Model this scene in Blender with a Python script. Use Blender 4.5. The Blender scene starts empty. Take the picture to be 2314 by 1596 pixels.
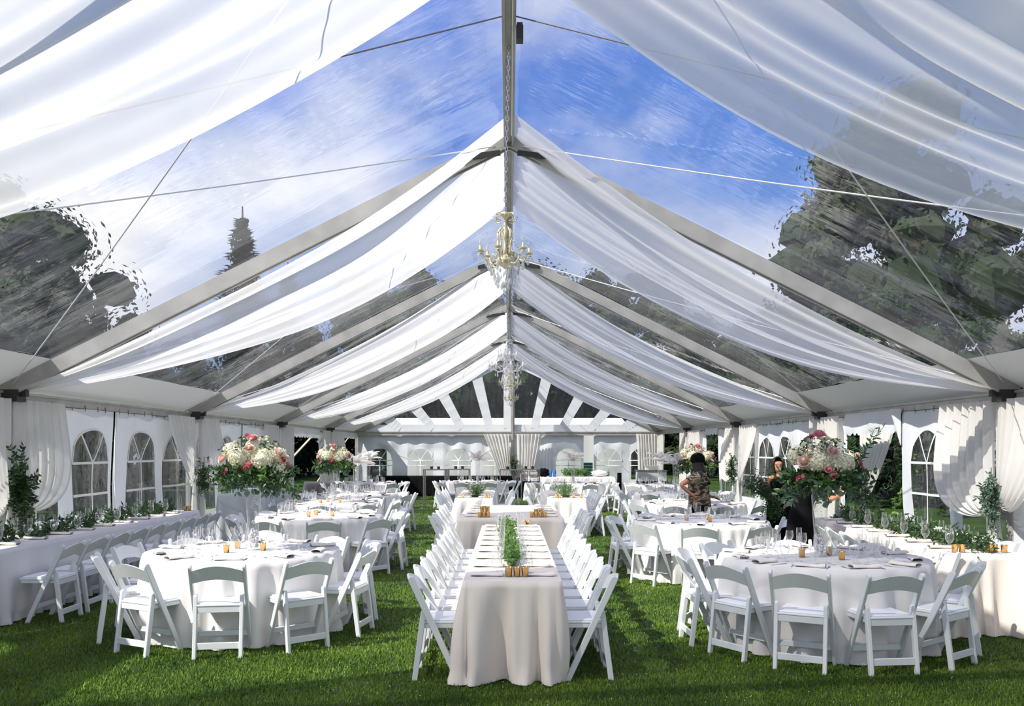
import bpy, bmesh, math, random
import numpy as np
from mathutils import Vector, Matrix, noise
random.seed(7)
C = bpy.context.scene.collection
SC = bpy.context.scene
PI = math.pi
# ---------------------------------------------------------------- camera
F = 1953.0; VX = 1150.0; HY = 1015.0; CAMZ = 1.75
cd = bpy.data.cameras.new('camera'); cam = bpy.data.objects.new('camera', cd); C.objects.link(cam)
cd.sensor_width = 36.0; cd.lens = F/2314*36.0
cd.shift_x = (1157-VX)/2314; cd.shift_y = (HY-798)/2314
cam.location = (0, 0, CAMZ); cam.rotation_euler = (PI/2, 0, 0); cd.clip_end = 500
SC.camera = cam
# ---------------------------------------------------------------- colour management
SC.view_settings.view_transform = 'Standard'; SC.view_settings.look = 'None'
SC.view_settings.gamma = 1.0; SC.view_settings.use_curve_mapping = False
SC.view_settings.exposure = 0.33
cy = SC.cycles
cy.max_bounces = 6; cy.diffuse_bounces = 3; cy.glossy_bounces = 3; cy.transmission_bounces = 4
cy.transparent_max_bounces = 32; cy.caustics_reflective = False; cy.caustics_refractive = False
cy.sample_clamp_indirect = 6.0
# ---------------------------------------------------------------- sun
SUNV = Vector((-0.80, -0.47, 1.0)).normalized()
ld = bpy.data.lights.new('sun', 'SUN'); ld.energy = 5.8; ld.angle = math.radians(0.6); ld.color = (1.0, 0.955, 0.88)
sun = bpy.data.objects.new('sun', ld); C.objects.link(sun)
sun.rotation_euler = SUNV.to_track_quat('Z', 'Y').to_euler(); sun.location = (-20, -12, 35)
# ---------------------------------------------------------------- world (blue sky and clouds)
w = bpy.data.worlds.new('sky'); SC.world = w; w.use_nodes = True
nt = w.node_tree; nt.nodes.clear()
def N(nt, t, **k):
    n = nt.nodes.new(t)
    for a, b in k.items():
        if a in n.inputs: n.inputs[a].default_value = b
        else: setattr(n, a, b)
    return n
tc = N(nt, 'ShaderNodeTexCoord')
mp = N(nt, 'ShaderNodeMapping'); mp.inputs['Scale'].default_value = (1, 1, 1.7); mp.inputs['Location'].default_value = (0.37, 0.9, 0.2)
nz = N(nt, 'ShaderNodeTexNoise', Scale=2.1, Detail=7.0, Roughness=0.52)
cr = N(nt, 'ShaderNodeValToRGB'); cr.color_ramp.elements[0].position = 0.46; cr.color_ramp.elements[1].position = 0.68
sx = N(nt, 'ShaderNodeSeparateXYZ')
gr = N(nt, 'ShaderNodeValToRGB'); e = gr.color_ramp.elements
e[0].position = 0.0; e[0].color = (0.28, 0.34, 0.42, 1); e[1].position = 0.6; e[1].color = (0.060, 0.16, 0.62, 1)
m_ = gr.color_ramp.elements.new(0.22); m_.color = (0.14, 0.28, 0.66, 1)
mx = N(nt, 'ShaderNodeMix'); mx.data_type = 'RGBA'
bg = N(nt, 'ShaderNodeBackground', Strength=1.0); ow = N(nt, 'ShaderNodeOutputWorld')
L = nt.links.new
L(tc.outputs['Generated'], mp.inputs['Vector']); L(mp.outputs[0], nz.inputs['Vector']); L(nz.outputs['Fac'], cr.inputs['Fac'])
L(tc.outputs['Generated'], sx.inputs[0]); L(sx.outputs['Z'], gr.inputs['Fac'])
# cloud cover added behind the camera, out of view, to neutralise the fill light
my = N(nt, 'ShaderNodeMapRange'); my.inputs['From Min'].default_value = 0.25; my.inputs['From Max'].default_value = -0.35; my.inputs['To Min'].default_value = 0.0; my.inputs['To Max'].default_value = 0.10
ad = N(nt, 'ShaderNodeMath', operation='ADD'); L(sx.outputs['Y'], my.inputs['Value']); L(nz.outputs['Fac'], ad.inputs[0]); L(my.outputs[0], ad.inputs[1]); L(ad.outputs[0], cr.inputs['Fac'])
L(cr.outputs['Color'], mx.inputs['Factor']); L(gr.outputs['Color'], mx.inputs[6]); mx.inputs[7].default_value = (0.90, 0.89, 0.90, 1)
L(mx.outputs[2], bg.inputs['Color']); L(bg.outputs[0], ow.inputs['Surface'])
# ---------------------------------------------------------------- materials
def mat(name):
    m = bpy.data.materials.new(name); m.use_nodes = True; t = m.node_tree; t.nodes.clear()
    o = t.nodes.new('ShaderNodeOutputMaterial'); return m, t, o
def pbr(name, col, rough=0.6, metal=0.0, var=0.0, vscale=8.0, bump=0.0, bscale=40.0, col2=None, spec=0.5, trans=0.0, stretch=None):
    m, t, o = mat(name)
    p = N(t, 'ShaderNodeBsdfPrincipled'); p.inputs['Base Color'].default_value = (*col, 1)
    p.inputs['Roughness'].default_value = rough; p.inputs['Metallic'].default_value = metal
    p.inputs['Specular IOR Level'].default_value = spec
    tcn = N(t, 'ShaderNodeTexCoord')
    src = tcn.outputs['Object']
    if stretch:
        mpn = N(t, 'ShaderNodeMapping'); mpn.inputs['Scale'].default_value = stretch; t.links.new(src, mpn.inputs[0]); src = mpn.outputs[0]
    if var > 0 or col2:
        n = N(t, 'ShaderNodeTexNoise', Scale=vscale, Detail=4.0); t.links.new(src, n.inputs['Vector'])
        r = N(t, 'ShaderNodeValToRGB'); r.color_ramp.elements[0].position = 0.35; r.color_ramp.elements[1].position = 0.65
        c2 = col2 or tuple(min(1, c*(1+var)) for c in col); c1 = col if col2 else tuple(c*(1-var) for c in col)
        r.color_ramp.elements[0].color = (*c1, 1); r.color_ramp.elements[1].color = (*c2, 1)
        t.links.new(n.outputs['Fac'], r.inputs['Fac']); t.links.new(r.outputs['Color'], p.inputs['Base Color'])
    if bump > 0:
        n2 = N(t, 'ShaderNodeTexNoise', Scale=bscale, Detail=3.0); t.links.new(src, n2.inputs['Vector'])
        b = N(t, 'ShaderNodeBump', Strength=bump, Distance=0.02); t.links.new(n2.outputs['Fac'], b.inputs['Height']); t.links.new(b.outputs[0], p.inputs['Normal'])
    out = p.outputs[0]
    if trans > 0:
        tl = N(t, 'ShaderNodeBsdfTranslucent'); tl.inputs['Color'].default_value = (*(min(1, c*1.05) for c in col), 1)
        mxs = N(t, 'ShaderNodeMixShader'); mxs.inputs[0].default_value = trans
        t.links.new(out, mxs.inputs[1]); t.links.new(tl.outputs[0], mxs.inputs[2]); out = mxs.outputs[0]
    t.links.new(out, o.inputs['Surface']); return m
def sheer(name, col, transp, transl=0.55, bump=0.15, stretch=(1, 1, 1)):
    m, t, o = mat(name)
    d = N(t, 'ShaderNodeBsdfDiffuse'); d.inputs['Color'].default_value = (*col, 1)
    tl = N(t, 'ShaderNodeBsdfTranslucent'); tl.inputs['Color'].default_value = (*col, 1)
    tr = N(t, 'ShaderNodeBsdfTransparent')
    a = N(t, 'ShaderNodeMixShader'); a.inputs[0].default_value = transl
    b = N(t, 'ShaderNodeMixShader'); b.inputs[0].default_value = transp
    t.links.new(d.outputs[0], a.inputs[1]); t.links.new(tl.outputs[0], a.inputs[2])
    t.links.new(a.outputs[0], b.inputs[1]); t.links.new(tr.outputs[0], b.inputs[2])
    # thread density varies with the viewing angle of the gauze
    lw = N(t, 'ShaderNodeLayerWeight', Blend=0.35); mr = N(t, 'ShaderNodeMapRange')
    mr.inputs['To Min'].default_value = transp*1.25; mr.inputs['To Max'].default_value = transp*0.12
    t.links.new(lw.outputs['Facing'], mr.inputs['Value']); t.links.new(mr.outputs[0], b.inputs[0])
    t.links.new(b.outputs[0], o.inputs['Surface']); return m
def clearglass(name, tint=(0.97, 0.98, 0.98), ior=1.45, rough=0.0, boost=1.0, haze=0.0, hazecol=(0.8, 0.82, 0.85), streak=None, wave=0.0, rim=0.0):
    m, t, o = mat(name)
    tr = N(t, 'ShaderNodeBsdfTransparent'); tr.inputs['Color'].default_value = (*tint, 1)
    g = N(t, 'ShaderNodeBsdfGlossy'); g.inputs['Roughness'].default_value = rough
    # two-sided Schlick reflectance of a thin sheet
    fr = N(t, 'ShaderNodeLayerWeight', Blend=0.5); p5 = N(t, 'ShaderNodeMath', operation='POWER'); p5.inputs[1].default_value = 4.0; t.links.new(fr.outputs['Facing'], p5.inputs[0])
    r0 = ((ior-1)/(ior+1))**2
    mul = N(t, 'ShaderNodeMapRange'); mul.inputs['To Min'].default_value = r0*1.8*boost; mul.inputs['To Max'].default_value = min(1, 0.9*boost); t.links.new(p5.outputs[0], mul.inputs['Value'])
    a = N(t, 'ShaderNodeMixShader'); t.links.new(mul.outputs[0], a.inputs[0]); t.links.new(tr.outputs[0], a.inputs[1]); t.links.new(g.outputs[0], a.inputs[2])
    out = a.outputs[0]
    if rim > 0:   # white diffuse at grazing angles paints bright edges on the glass
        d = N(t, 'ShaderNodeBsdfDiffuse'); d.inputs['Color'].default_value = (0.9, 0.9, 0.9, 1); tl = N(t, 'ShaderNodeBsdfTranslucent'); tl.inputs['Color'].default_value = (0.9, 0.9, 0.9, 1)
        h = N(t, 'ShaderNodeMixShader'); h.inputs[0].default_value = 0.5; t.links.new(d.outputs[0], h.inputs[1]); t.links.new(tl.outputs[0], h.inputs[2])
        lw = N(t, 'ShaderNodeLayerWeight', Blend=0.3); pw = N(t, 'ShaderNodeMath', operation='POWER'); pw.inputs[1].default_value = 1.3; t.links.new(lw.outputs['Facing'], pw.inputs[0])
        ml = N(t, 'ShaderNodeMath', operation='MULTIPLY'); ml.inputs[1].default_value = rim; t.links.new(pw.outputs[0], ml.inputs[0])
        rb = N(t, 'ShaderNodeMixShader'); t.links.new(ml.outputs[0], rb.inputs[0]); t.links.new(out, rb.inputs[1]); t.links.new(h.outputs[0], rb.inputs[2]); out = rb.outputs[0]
    tcn = N(t, 'ShaderNodeTexCoord')
    if wave > 0:
        mpn = N(t, 'ShaderNodeMapping'); mpn.inputs['Scale'].default_value = streak or (1, 1, 1); t.links.new(tcn.outputs['Object'], mpn.inputs[0])
        n2 = N(t, 'ShaderNodeTexNoise', Scale=1.6, Detail=3.0); t.links.new(mpn.outputs[0], n2.inputs['Vector'])
        b = N(t, 'ShaderNodeBump', Strength=wave, Distance=0.05); t.links.new(n2.outputs['Fac'], b.inputs['Height']); t.links.new(b.outputs[0], g.inputs['Normal'])
    if haze > 0:
        d = N(t, 'ShaderNodeBsdfDiffuse'); d.inputs['Color'].default_value = (*hazecol, 1)
        tl = N(t, 'ShaderNodeBsdfTranslucent'); tl.inputs['Color'].default_value = (*hazecol, 1)
        h = N(t, 'ShaderNodeMixShader'); h.inputs[0].default_value = 0.6; t.links.new(d.outputs[0], h.inputs[1]); t.links.new(tl.outputs[0], h.inputs[2])
        mpn = N(t, 'ShaderNodeMapping'); mpn.inputs['Scale'].default_value = streak or (1, 1, 1); t.links.new(tcn.outputs['Object'], mpn.inputs[0])
        n = N(t, 'ShaderNodeTexNoise', Scale=1.3, Detail=8.0, Roughness=0.7); t.links.new(mpn.outputs[0], n.inputs['Vector'])
        mr = N(t, 'ShaderNodeMapRange'); mr.inputs['From Min'].default_value = 0.42; mr.inputs['From Max'].default_value = 0.72
        mr.inputs['To Min'].default_value = haze*0.25; mr.inputs['To Max'].default_value = haze*2.2; t.links.new(n.outputs['Fac'], mr.inputs['Value'])
        bb = N(t, 'ShaderNodeMixShader'); t.links.new(mr.outputs[0], bb.inputs[0]); t.links.new(out, bb.inputs[1]); t.links.new(h.outputs[0], bb.inputs[2]); out = bb.outputs[0]
    t.links.new(out, o.inputs['Surface']); return m
M = {}
M['chair'] = pbr('white_resin', (0.72, 0.745, 0.745), 0.35, var=0.02, vscale=3)
M['pad'] = pbr('white_vinyl_pad', (0.86, 0.87, 0.88), 0.45)
M['linen'] = pbr('white_linen', (0.78, 0.755, 0.725), 0.95, bump=0.05, bscale=300, spec=0.1)
M['cream'] = pbr('cream_linen', (0.76, 0.69, 0.62), 0.95, bump=0.05, bscale=300, spec=0.1)
M['greylinen'] = pbr('grey_linen', (0.60, 0.61, 0.62), 0.95, spec=0.1)
M['napkin'] = pbr('ivory_napkin', (0.82, 0.77, 0.70), 0.95, var=0.04, vscale=30, spec=0.1)
M['vinyl'] = pbr('white_tent_vinyl', (0.74, 0.76, 0.78), 0.5, var=0.03, vscale=2, bump=0.12, bscale=4, trans=0.10)
M['roofwhite'] = pbr('white_roof_fabric', (0.66, 0.67, 0.66), 0.6, trans=0.08)
M['strap'] = pbr('white_window_bar', (0.82, 0.82, 0.80), 0.5)
M['sheer'] = sheer('ceiling_gauze', (0.92, 0.91, 0.89), 0.20, 0.5)
M['curtain'] = sheer('curtain_voile', (0.86, 0.84, 0.80), 0.10, 0.4)
M['roof'] = clearglass('clear_roof_vinyl', (0.95, 0.96, 0.97), 1.42, 0.03, 0.75, haze=0.055, hazecol=(0.62, 0.65, 0.72), streak=(0.5, 3.0, 0.5), wave=0.2)
M['pane'] = clearglass('clear_window_vinyl', (0.86, 0.89, 0.88), 1.45, 0.03, 1.0, haze=0.05, hazecol=(0.6, 0.64, 0.66), streak=(5.0, 5.0, 0.7), wave=0.3)
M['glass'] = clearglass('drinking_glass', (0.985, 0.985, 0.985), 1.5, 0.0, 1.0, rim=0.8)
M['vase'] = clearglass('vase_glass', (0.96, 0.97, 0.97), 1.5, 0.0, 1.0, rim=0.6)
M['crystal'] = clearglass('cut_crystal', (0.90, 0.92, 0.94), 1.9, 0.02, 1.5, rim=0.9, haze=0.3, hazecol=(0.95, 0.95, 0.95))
M['alu'] = pbr('aluminium', (0.42, 0.41, 0.385), 0.45, 0.35, var=0.12, vscale=3, stretch=(1, 1, 1))
M['aludark'] = pbr('dark_bracket', (0.05, 0.05, 0.05), 0.5, 0.6)
M['cable'] = pbr('steel_cable', (0.75, 0.75, 0.74), 0.4, 0.5)
M['rope'] = pbr('dark_cable', (0.16, 0.14, 0.13), 0.6)
M['gold'] = pbr('mercury_gold', (0.86, 0.55, 0.22), 0.22, 0.9, col2=(0.62, 0.36, 0.12), vscale=60)
M['brass'] = pbr('pale_gilt', (0.82, 0.72, 0.45), 0.35, 0.55)
M['silver'] = pbr('silver', (0.75, 0.75, 0.76), 0.2, 1.0)
M['candle'] = pbr('candle_wax', (0.9, 0.86, 0.76), 0.5)
M['leaf'] = pbr('leaf_green', (0.022, 0.060, 0.018), 0.45, col2=(0.070, 0.145, 0.038), vscale=9, trans=0.25)
M['leafbright'] = pbr('bright_leaf', (0.09, 0.20, 0.045), 0.5, col2=(0.20, 0.34, 0.09), vscale=9, trans=0.3)
M['leafgrey'] = pbr('eucalyptus_leaf', (0.07, 0.13, 0.08), 0.55, col2=(0.13, 0.21, 0.14), vscale=9, trans=0.2)
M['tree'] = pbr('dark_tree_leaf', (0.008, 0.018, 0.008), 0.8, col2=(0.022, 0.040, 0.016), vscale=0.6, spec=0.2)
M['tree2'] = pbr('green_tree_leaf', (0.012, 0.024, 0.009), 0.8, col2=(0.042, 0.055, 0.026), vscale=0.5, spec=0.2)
M['bark'] = pbr('bark', (0.06, 0.045, 0.03), 0.9, var=0.3, vscale=6)
M['rosepink'] = pbr('pink_rose', (0.80, 0.30, 0.34), 0.7, col2=(0.86, 0.48, 0.48), vscale=25, trans=0.2)
M['roseblush'] = pbr('blush_rose', (0.88, 0.60, 0.50), 0.7, col2=(0.90, 0.72, 0.66), vscale=25, trans=0.2)
M['roseddeep'] = pbr('deep_pink_rose', (0.62, 0.10, 0.19), 0.7, col2=(0.74, 0.24, 0.32), vscale=30, trans=0.15)
M['cream_petal'] = pbr('cream_petal', (0.88, 0.84, 0.60), 0.8, col2=(0.90, 0.89, 0.78), vscale=18, trans=0.25)
M['feather'] = sheer('ostrich_feather', (0.93, 0.90, 0.87), 0.30, 0.4)
M['black'] = pbr('black_cloth', (0.006, 0.006, 0.007), 0.9, spec=0.08)
M['darkgrey'] = pbr('dark_grey_cloth', (0.06, 0.06, 0.075), 0.85)
M['metalgrey'] = pbr('grey_steel', (0.22, 0.22, 0.22), 0.4, 0.7)
M['skin'] = pbr('skin', (0.56, 0.25, 0.14), 0.5, var=0.06, vscale=12)
M['hair'] = pbr('dark_hair', (0.012, 0.008, 0.007), 0.5, stretch=(1, 1, 0.1), var=0.3, vscale=40)
M['eye'] = pbr('eye', (0.03, 0.02, 0.02), 0.2)
M['lip'] = pbr('lip', (0.42, 0.12, 0.10), 0.5)
M['teal'] = pbr('green_crate', (0.04, 0.20, 0.16), 0.5)
M['blue'] = pbr('blue_plastic', (0.03, 0.16, 0.42), 0.3)
M['greenbag'] = pbr('green_plastic', (0.01, 0.32, 0.12), 0.4)
M['paper'] = pbr('paper', (0.8, 0.79, 0.76), 0.8)
M['fridge'] = pbr('pale_grey_panel', (0.55, 0.56, 0.58), 0.4)
M['strapyellow'] = pbr('guy_strap', (0.65, 0.60, 0.42), 0.7)
M['iceglass'] = pbr('clear_beads', (0.88, 0.88, 0.90), 0.15, bump=0.8, bscale=120)
# camouflage
def camo():
    m, t, o = mat('camouflage_cotton'); p = N(t, 'ShaderNodeBsdfPrincipled'); p.inputs['Roughness'].default_value = 0.9
    tcn = N(t, 'ShaderNodeTexCoord'); mpn = N(t, 'ShaderNodeMapping'); mpn.inputs['Rotation'].default_value = (0.3, 0.6, 0.4); mpn.inputs['Scale'].default_value = (9, 9, 22)
    n = N(t, 'ShaderNodeTexNoise', Scale=1.0, Detail=1.5); r = N(t, 'ShaderNodeValToRGB'); r.color_ramp.interpolation = 'CONSTANT'
    e = r.color_ramp.elements; e[0].position = 0; e[0].color = (0.03, 0.022, 0.014, 1); e[1].position = 0.43; e[1].color = (0.16, 0.11, 0.065, 1)
    q = e.new(0.5); q.color = (0.40, 0.32, 0.23, 1); q = e.new(0.6); q.color = (0.09, 0.075, 0.045, 1)
    t.links.new(tcn.outputs['Object'], mpn.inputs[0]); t.links.new(mpn.outputs[0], n.inputs['Vector']); t.links.new(n.outputs['Fac'], r.inputs['Fac'])
    t.links.new(r.outputs['Color'], p.inputs['Base Color']); t.links.new(p.outputs[0], o.inputs['Surface']); return m
M['camo'] = camo()
def grassmat(name, dark, light, sc):
    m, t, o = mat(name); p = N(t, 'ShaderNodeBsdfPrincipled'); p.inputs['Roughness'].default_value = 0.6; p.inputs['Specular IOR Level'].default_value = 0.25
    tcn = N(t, 'ShaderNodeTexCoord'); n = N(t, 'ShaderNodeTexNoise', Scale=1.3, Detail=5.0); n2 = N(t, 'ShaderNodeTexNoise', Scale=sc, Detail=2.0)
    t.links.new(tcn.outputs['Object'], n.inputs['Vector']); t.links.new(tcn.outputs['Object'], n2.inputs['Vector'])
    ad = N(t, 'ShaderNodeMath', operation='ADD'); t.links.new(n.outputs['Fac'], ad.inputs[0]); t.links.new(n2.outputs['Fac'], ad.inputs[1])
    r = N(t, 'ShaderNodeValToRGB'); r.color_ramp.elements[0].position = 0.42; r.color_ramp.elements[1].position = 0.6
    hf = N(t, 'ShaderNodeMath', operation='MULTIPLY'); hf.inputs[1].default_value = 0.5; t.links.new(ad.outputs[0], hf.inputs[0])
    r.color_ramp.elements[0].color = (*dark, 1); r.color_ramp.elements[1].color = (*light, 1)
    t.links.new(hf.outputs[0], r.inputs['Fac']); t.links.new(r.outputs['Color'], p.inputs['Base Color']); t.links.new(p.outputs[0], o.inputs['Surface']); return m
M['lawn'] = grassmat('lawn', (0.016, 0.042, 0.004), (0.045, 0.09, 0.010), 60)  # ground colour darkened to match the self-shadowing of the blades
M['blade'] = grassmat('grass_blade', (0.060, 0.120, 0.010), (0.19, 0.29, 0.035), 90)
# ---------------------------------------------------------------- helpers
class MB:
    def __init__(s): s.v = []; s.f = []
    def add(s, vs, fs):
        b = len(s.v); s.v += [tuple(v) for v in vs]; s.f += [tuple(i+b for i in f) for f in fs]; return s
    def box(s, c, d, mtx=None):
        x, y, z = d[0]/2, d[1]/2, d[2]/2
        vs = [Vector((i*x, j*y, k*z)) for i in (-1, 1) for j in (-1, 1) for k in (-1, 1)]
        if mtx: vs = [mtx @ v for v in vs]
        vs = [v+Vector(c) for v in vs]
        return s.add(vs, [(0, 1, 3, 2), (4, 6, 7, 5), (0, 4, 5, 1), (2, 3, 7, 6), (0, 2, 6, 4), (1, 5, 7, 3)])
    def beam(s, p0, p1, wd, h, up=(0, 0, 1)):
        p0 = Vector(p0); p1 = Vector(p1); d = (p1-p0).normalized(); sd = d.cross(Vector(up)).normalized(); u = sd.cross(d)
        vs = [p+sd*(i*wd/2)+u*(k*h/2) for p in (p0, p1) for i in (-1, 1) for k in (-1, 1)]
        return s.add(vs, [(0, 1, 3, 2), (4, 6, 7, 5), (0, 4, 5, 1), (2, 3, 7, 6), (0, 2, 6, 4), (1, 5, 7, 3)])
    def tube(s, pts, r, n=6, cap=True):
        pts = [Vector(p) for p in pts]; rs = r if isinstance(r, (list, tuple)) else [r]*len(pts); rings = []
        for i, p in enumerate(pts):
            d = (pts[min(i+1, len(pts)-1)]-pts[max(i-1, 0)]).normalized()
            a = d.cross(Vector((0, 0, 1)) if abs(d.z) < 0.9 else Vector((1, 0, 0))).normalized(); b = d.cross(a)
            rings.append([p+(a*math.cos(2*PI*k/n)+b*math.sin(2*PI*k/n))*rs[i] for k in range(n)])
        vs = [v for r_ in rings for v in r_]; fs = []
        for i in range(len(pts)-1):
            for k in range(n): fs.append((i*n+k, i*n+(k+1) % n, (i+1)*n+(k+1) % n, (i+1)*n+k))
        if cap: fs.append(tuple(range(n))[::-1]); fs.append(tuple((len(pts)-1)*n+k for k in range(n)))
        return s.add(vs, fs)
    def lathe(s, prof, n=12, c=(0, 0, 0), ax=None):
        vs = []; fs = []
        for r, z in prof:
            for k in range(n):
                v = Vector((r*math.cos(2*PI*k/n), r*math.sin(2*PI*k/n), z))
                if ax: v = ax @ v
                vs.append(v+Vector(c))
        for i in range(len(prof)-1):
            for k in range(n): fs.append((i*n+k, i*n+(k+1) % n, (i+1)*n+(k+1) % n, (i+1)*n+k))
        return s.add(vs, fs)
    def grid(s, fn, nu, nv, closed=False):
        vs = [fn(i/nu, j/nv) for i in range(nu+(0 if closed else 1)) for j in range(nv+1)]; fs = []
        m = nv+1; K = nu if closed else nu+1
        for i in range(nu):
            for j in range(nv):
                a = i*m+j; b = ((i+1) % K)*m+j; fs.append((a, b, b+1, a+1))
        return s.add(vs, fs)
    def prism(s, prof, x0, x1):
        n = len(prof); vs = [(x0, y, z) for y, z in prof]+[(x1, y, z) for y, z in prof]
        fs = [tuple(range(n)), tuple(range(n, 2*n))[::-1]]+[(i, i+n, (i+1) % n+n, (i+1) % n) for i in range(n)]
        return s.add(vs, fs)
    def blob(s, c, r, seg=8, ring=6, sq=(1, 1, 1), nz=0.0, ns=3.0):
        def fn(u, v):
            th = 2*PI*u; ph = PI*v; d = Vector((math.sin(ph)*math.cos(th), math.sin(ph)*math.sin(th), math.cos(ph)))
            k = 1+nz*noise.noise(d*ns+Vector(c)*3.1)
            return Vector(c)+Vector((d.x*sq[0], d.y*sq[1], d.z*sq[2]))*r*k
        return s.grid(fn, seg, ring, True)
    def mesh(s, name, smooth=False, bevel=0.0):
        me = bpy.data.meshes.new(name); me.from_pydata(s.v, [], s.f); me.validate()
        bm = bmesh.new(); bm.from_mesh(me)
        bmesh.ops.recalc_face_normals(bm, faces=bm.faces)
        if bevel > 0: bmesh.ops.bevel(bm, geom=bm.edges[:], offset=bevel, segments=1, affect='EDGES')
        bm.to_mesh(me); bm.free()
        if smooth: me.polygons.foreach_set('use_smooth', [True]*len(me.polygons))
        return me
    def build(s, name, m, parent=None, smooth=False, bevel=0.0):
        me = s.mesh(name, smooth, bevel); me.materials.append(M[m] if isinstance(m, str) else m)
        o = bpy.data.objects.new(name, me); C.objects.link(o)
        if parent is not None: o.parent = parent
        return o
def tag(o, label=None, cat=None, group=None, kind=None):
    if label: o['label'] = label
    if cat: o['category'] = cat
    if group: o['group'] = group
    if kind: o['kind'] = kind
    return o
def empty(name, loc=(0, 0, 0), rz=0, label=None, cat=None, group=None):
    o = bpy.data.objects.new(name, None); C.objects.link(o); o.location = loc; o.rotation_euler = (0, 0, rz); o.empty_display_size = 0.1
    return tag(o, label, cat, group)
KIDS = {}
def copy_tree(o, parent=None):
    c = o.copy(); C.objects.link(c); c.parent = parent
    ch = KIDS.get(o.name)
    if ch is None: ch = KIDS[o.name] = list(o.children)
    for k in ch: copy_tree(k, c)
    return c
class Proto:
    """first use places the source itself, later uses place copies"""
    def __init__(s, src): s.src = src; s.used = False
    def put(s, loc, rz=0, label=None, cat=None, group=None, scale=None, rot=None):
        if s.used: o = copy_tree(s.src)
        else: o = s.src; s.used = True; KIDS[o.name] = list(o.children)
        o.location = loc; o.rotation_euler = rot or (0, 0, rz)
        o.scale = (scale,)*3 if isinstance(scale, (int, float)) else (scale or (1, 1, 1))
        return tag(o, label, cat, group)
ORD = ['first', 'second', 'third', 'fourth', 'fifth', 'sixth', 'seventh', 'eighth', 'ninth', 'tenth', 'eleventh', 'twelfth']
def px(x, y, d):   # a pixel of the photograph at depth d
    return Vector(((x-VX)*d/F, d, CAMZ-(y-HY)*d/F))
def leaf(mb, p, d, n, l, wd, curl=0.2):
    """one pointed leaf: 4 triangles"""
    d = d.normalized(); s_ = d.cross(n)
    if s_.length < 1e-4: s_ = d.cross(Vector((1, 0, 0.3)))
    s_.normalize(); up = s_.cross(d)
    a = p; t_ = p+d*l-up*(l*curl); c1 = p+d*l*0.3-up*wd*0.12; c2 = p+d*l*0.68-up*(wd*0.12+l*curl*0.4)
    r1 = p+d*l*0.3+s_*wd*0.46; l1 = p+d*l*0.3-s_*wd*0.46; r2 = p+d*l*0.68+s_*wd*0.38-up*l*curl*0.4; l2 = p+d*l*0.68-s_*wd*0.38-up*l*curl*0.4
    mb.add([a, r1, r2, t_, l2, l1, c1, c2], [(0, 1, 6), (1, 2, 7, 6), (2, 3, 7), (3, 4, 7), (4, 5, 6, 7), (5, 0, 6)])
def rv(r=random): 
    while True:
        v = Vector((r.uniform(-1, 1), r.uniform(-1, 1), r.uniform(-1, 1)))
        if 0.05 < v.length < 1: return v.normalized()
def spray(mb, p, d, length, n, l, wd, droop=0.3, r=random, stem=0.003):
    """a twig with alternating leaves"""
    pts = []; q = Vector(p); dd = Vector(d).normalized()
    for i in range(n+1):
        pts.append(q.copy()); q = q+dd*(length/n); dd = (dd+Vector((0, 0, -droop/n))+rv(r)*0.08).normalized()
    mb.tube(pts, stem, 3, False)
    for i in range(1, n+1):
        t_ = (pts[i]-pts[i-1]).normalized()
        for sgn in (-1, 1):
            sd = t_.cross(rv(r)).normalized()*sgn
            leaf(mb, pts[i], t_*0.6+sd, rv(r), l*r.uniform(0.7, 1.15), wd*r.uniform(0.8, 1.1))
# ================================================================ the setting
W = 6.0; EZ = 2.44; RZ = 5.47; SL = (RZ-EZ)/W
FR = [-1.8, 4.22, 10.25, 16.28, 22.3, 28.33, 34.12]
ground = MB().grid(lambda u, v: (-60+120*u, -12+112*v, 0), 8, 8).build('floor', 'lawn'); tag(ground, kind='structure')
# roof: clear vinyl, one sheet per bay and side, white strip along the eave
def roofz(x): return RZ-abs(x)*SL
k = 0
for i in range(len(FR)-1):
    for sd in (-1, 1):
        y0, y1 = FR[i]+0.03, FR[i+1]-0.03
        def fn(u, v, sd=sd, y0=y0, y1=y1):
            x = sd*(0.06+(W-0.6-0.06)*u); y = y0+(y1-y0)*v
            wv = 0.012*math.sin(y*7+x*1.7)*math.sin(PI*v)+0.018*noise.noise(Vector((x*0.7, y*1.3, 3)))
            return (x, y, roofz(x)+0.07+wv)
        o = MB().grid(fn, 14, 26).build('ceiling', 'roof', smooth=True); tag(o, kind='structure')
        def fn2(u, v, sd=sd, y0=y0, y1=y1):
            x = sd*(W-0.6+0.70*u); y = y0+(y1-y0)*v
            return (x, y, roofz(x)+0.068+0.01*noise.noise(Vector((x, y*2, 1))))
        s2 = MB().grid(fn2, 3, 12).build('eave_strip', 'roofwhite', parent=o, smooth=True)
        tag(s2, label='white fabric strip along the eave')
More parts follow.
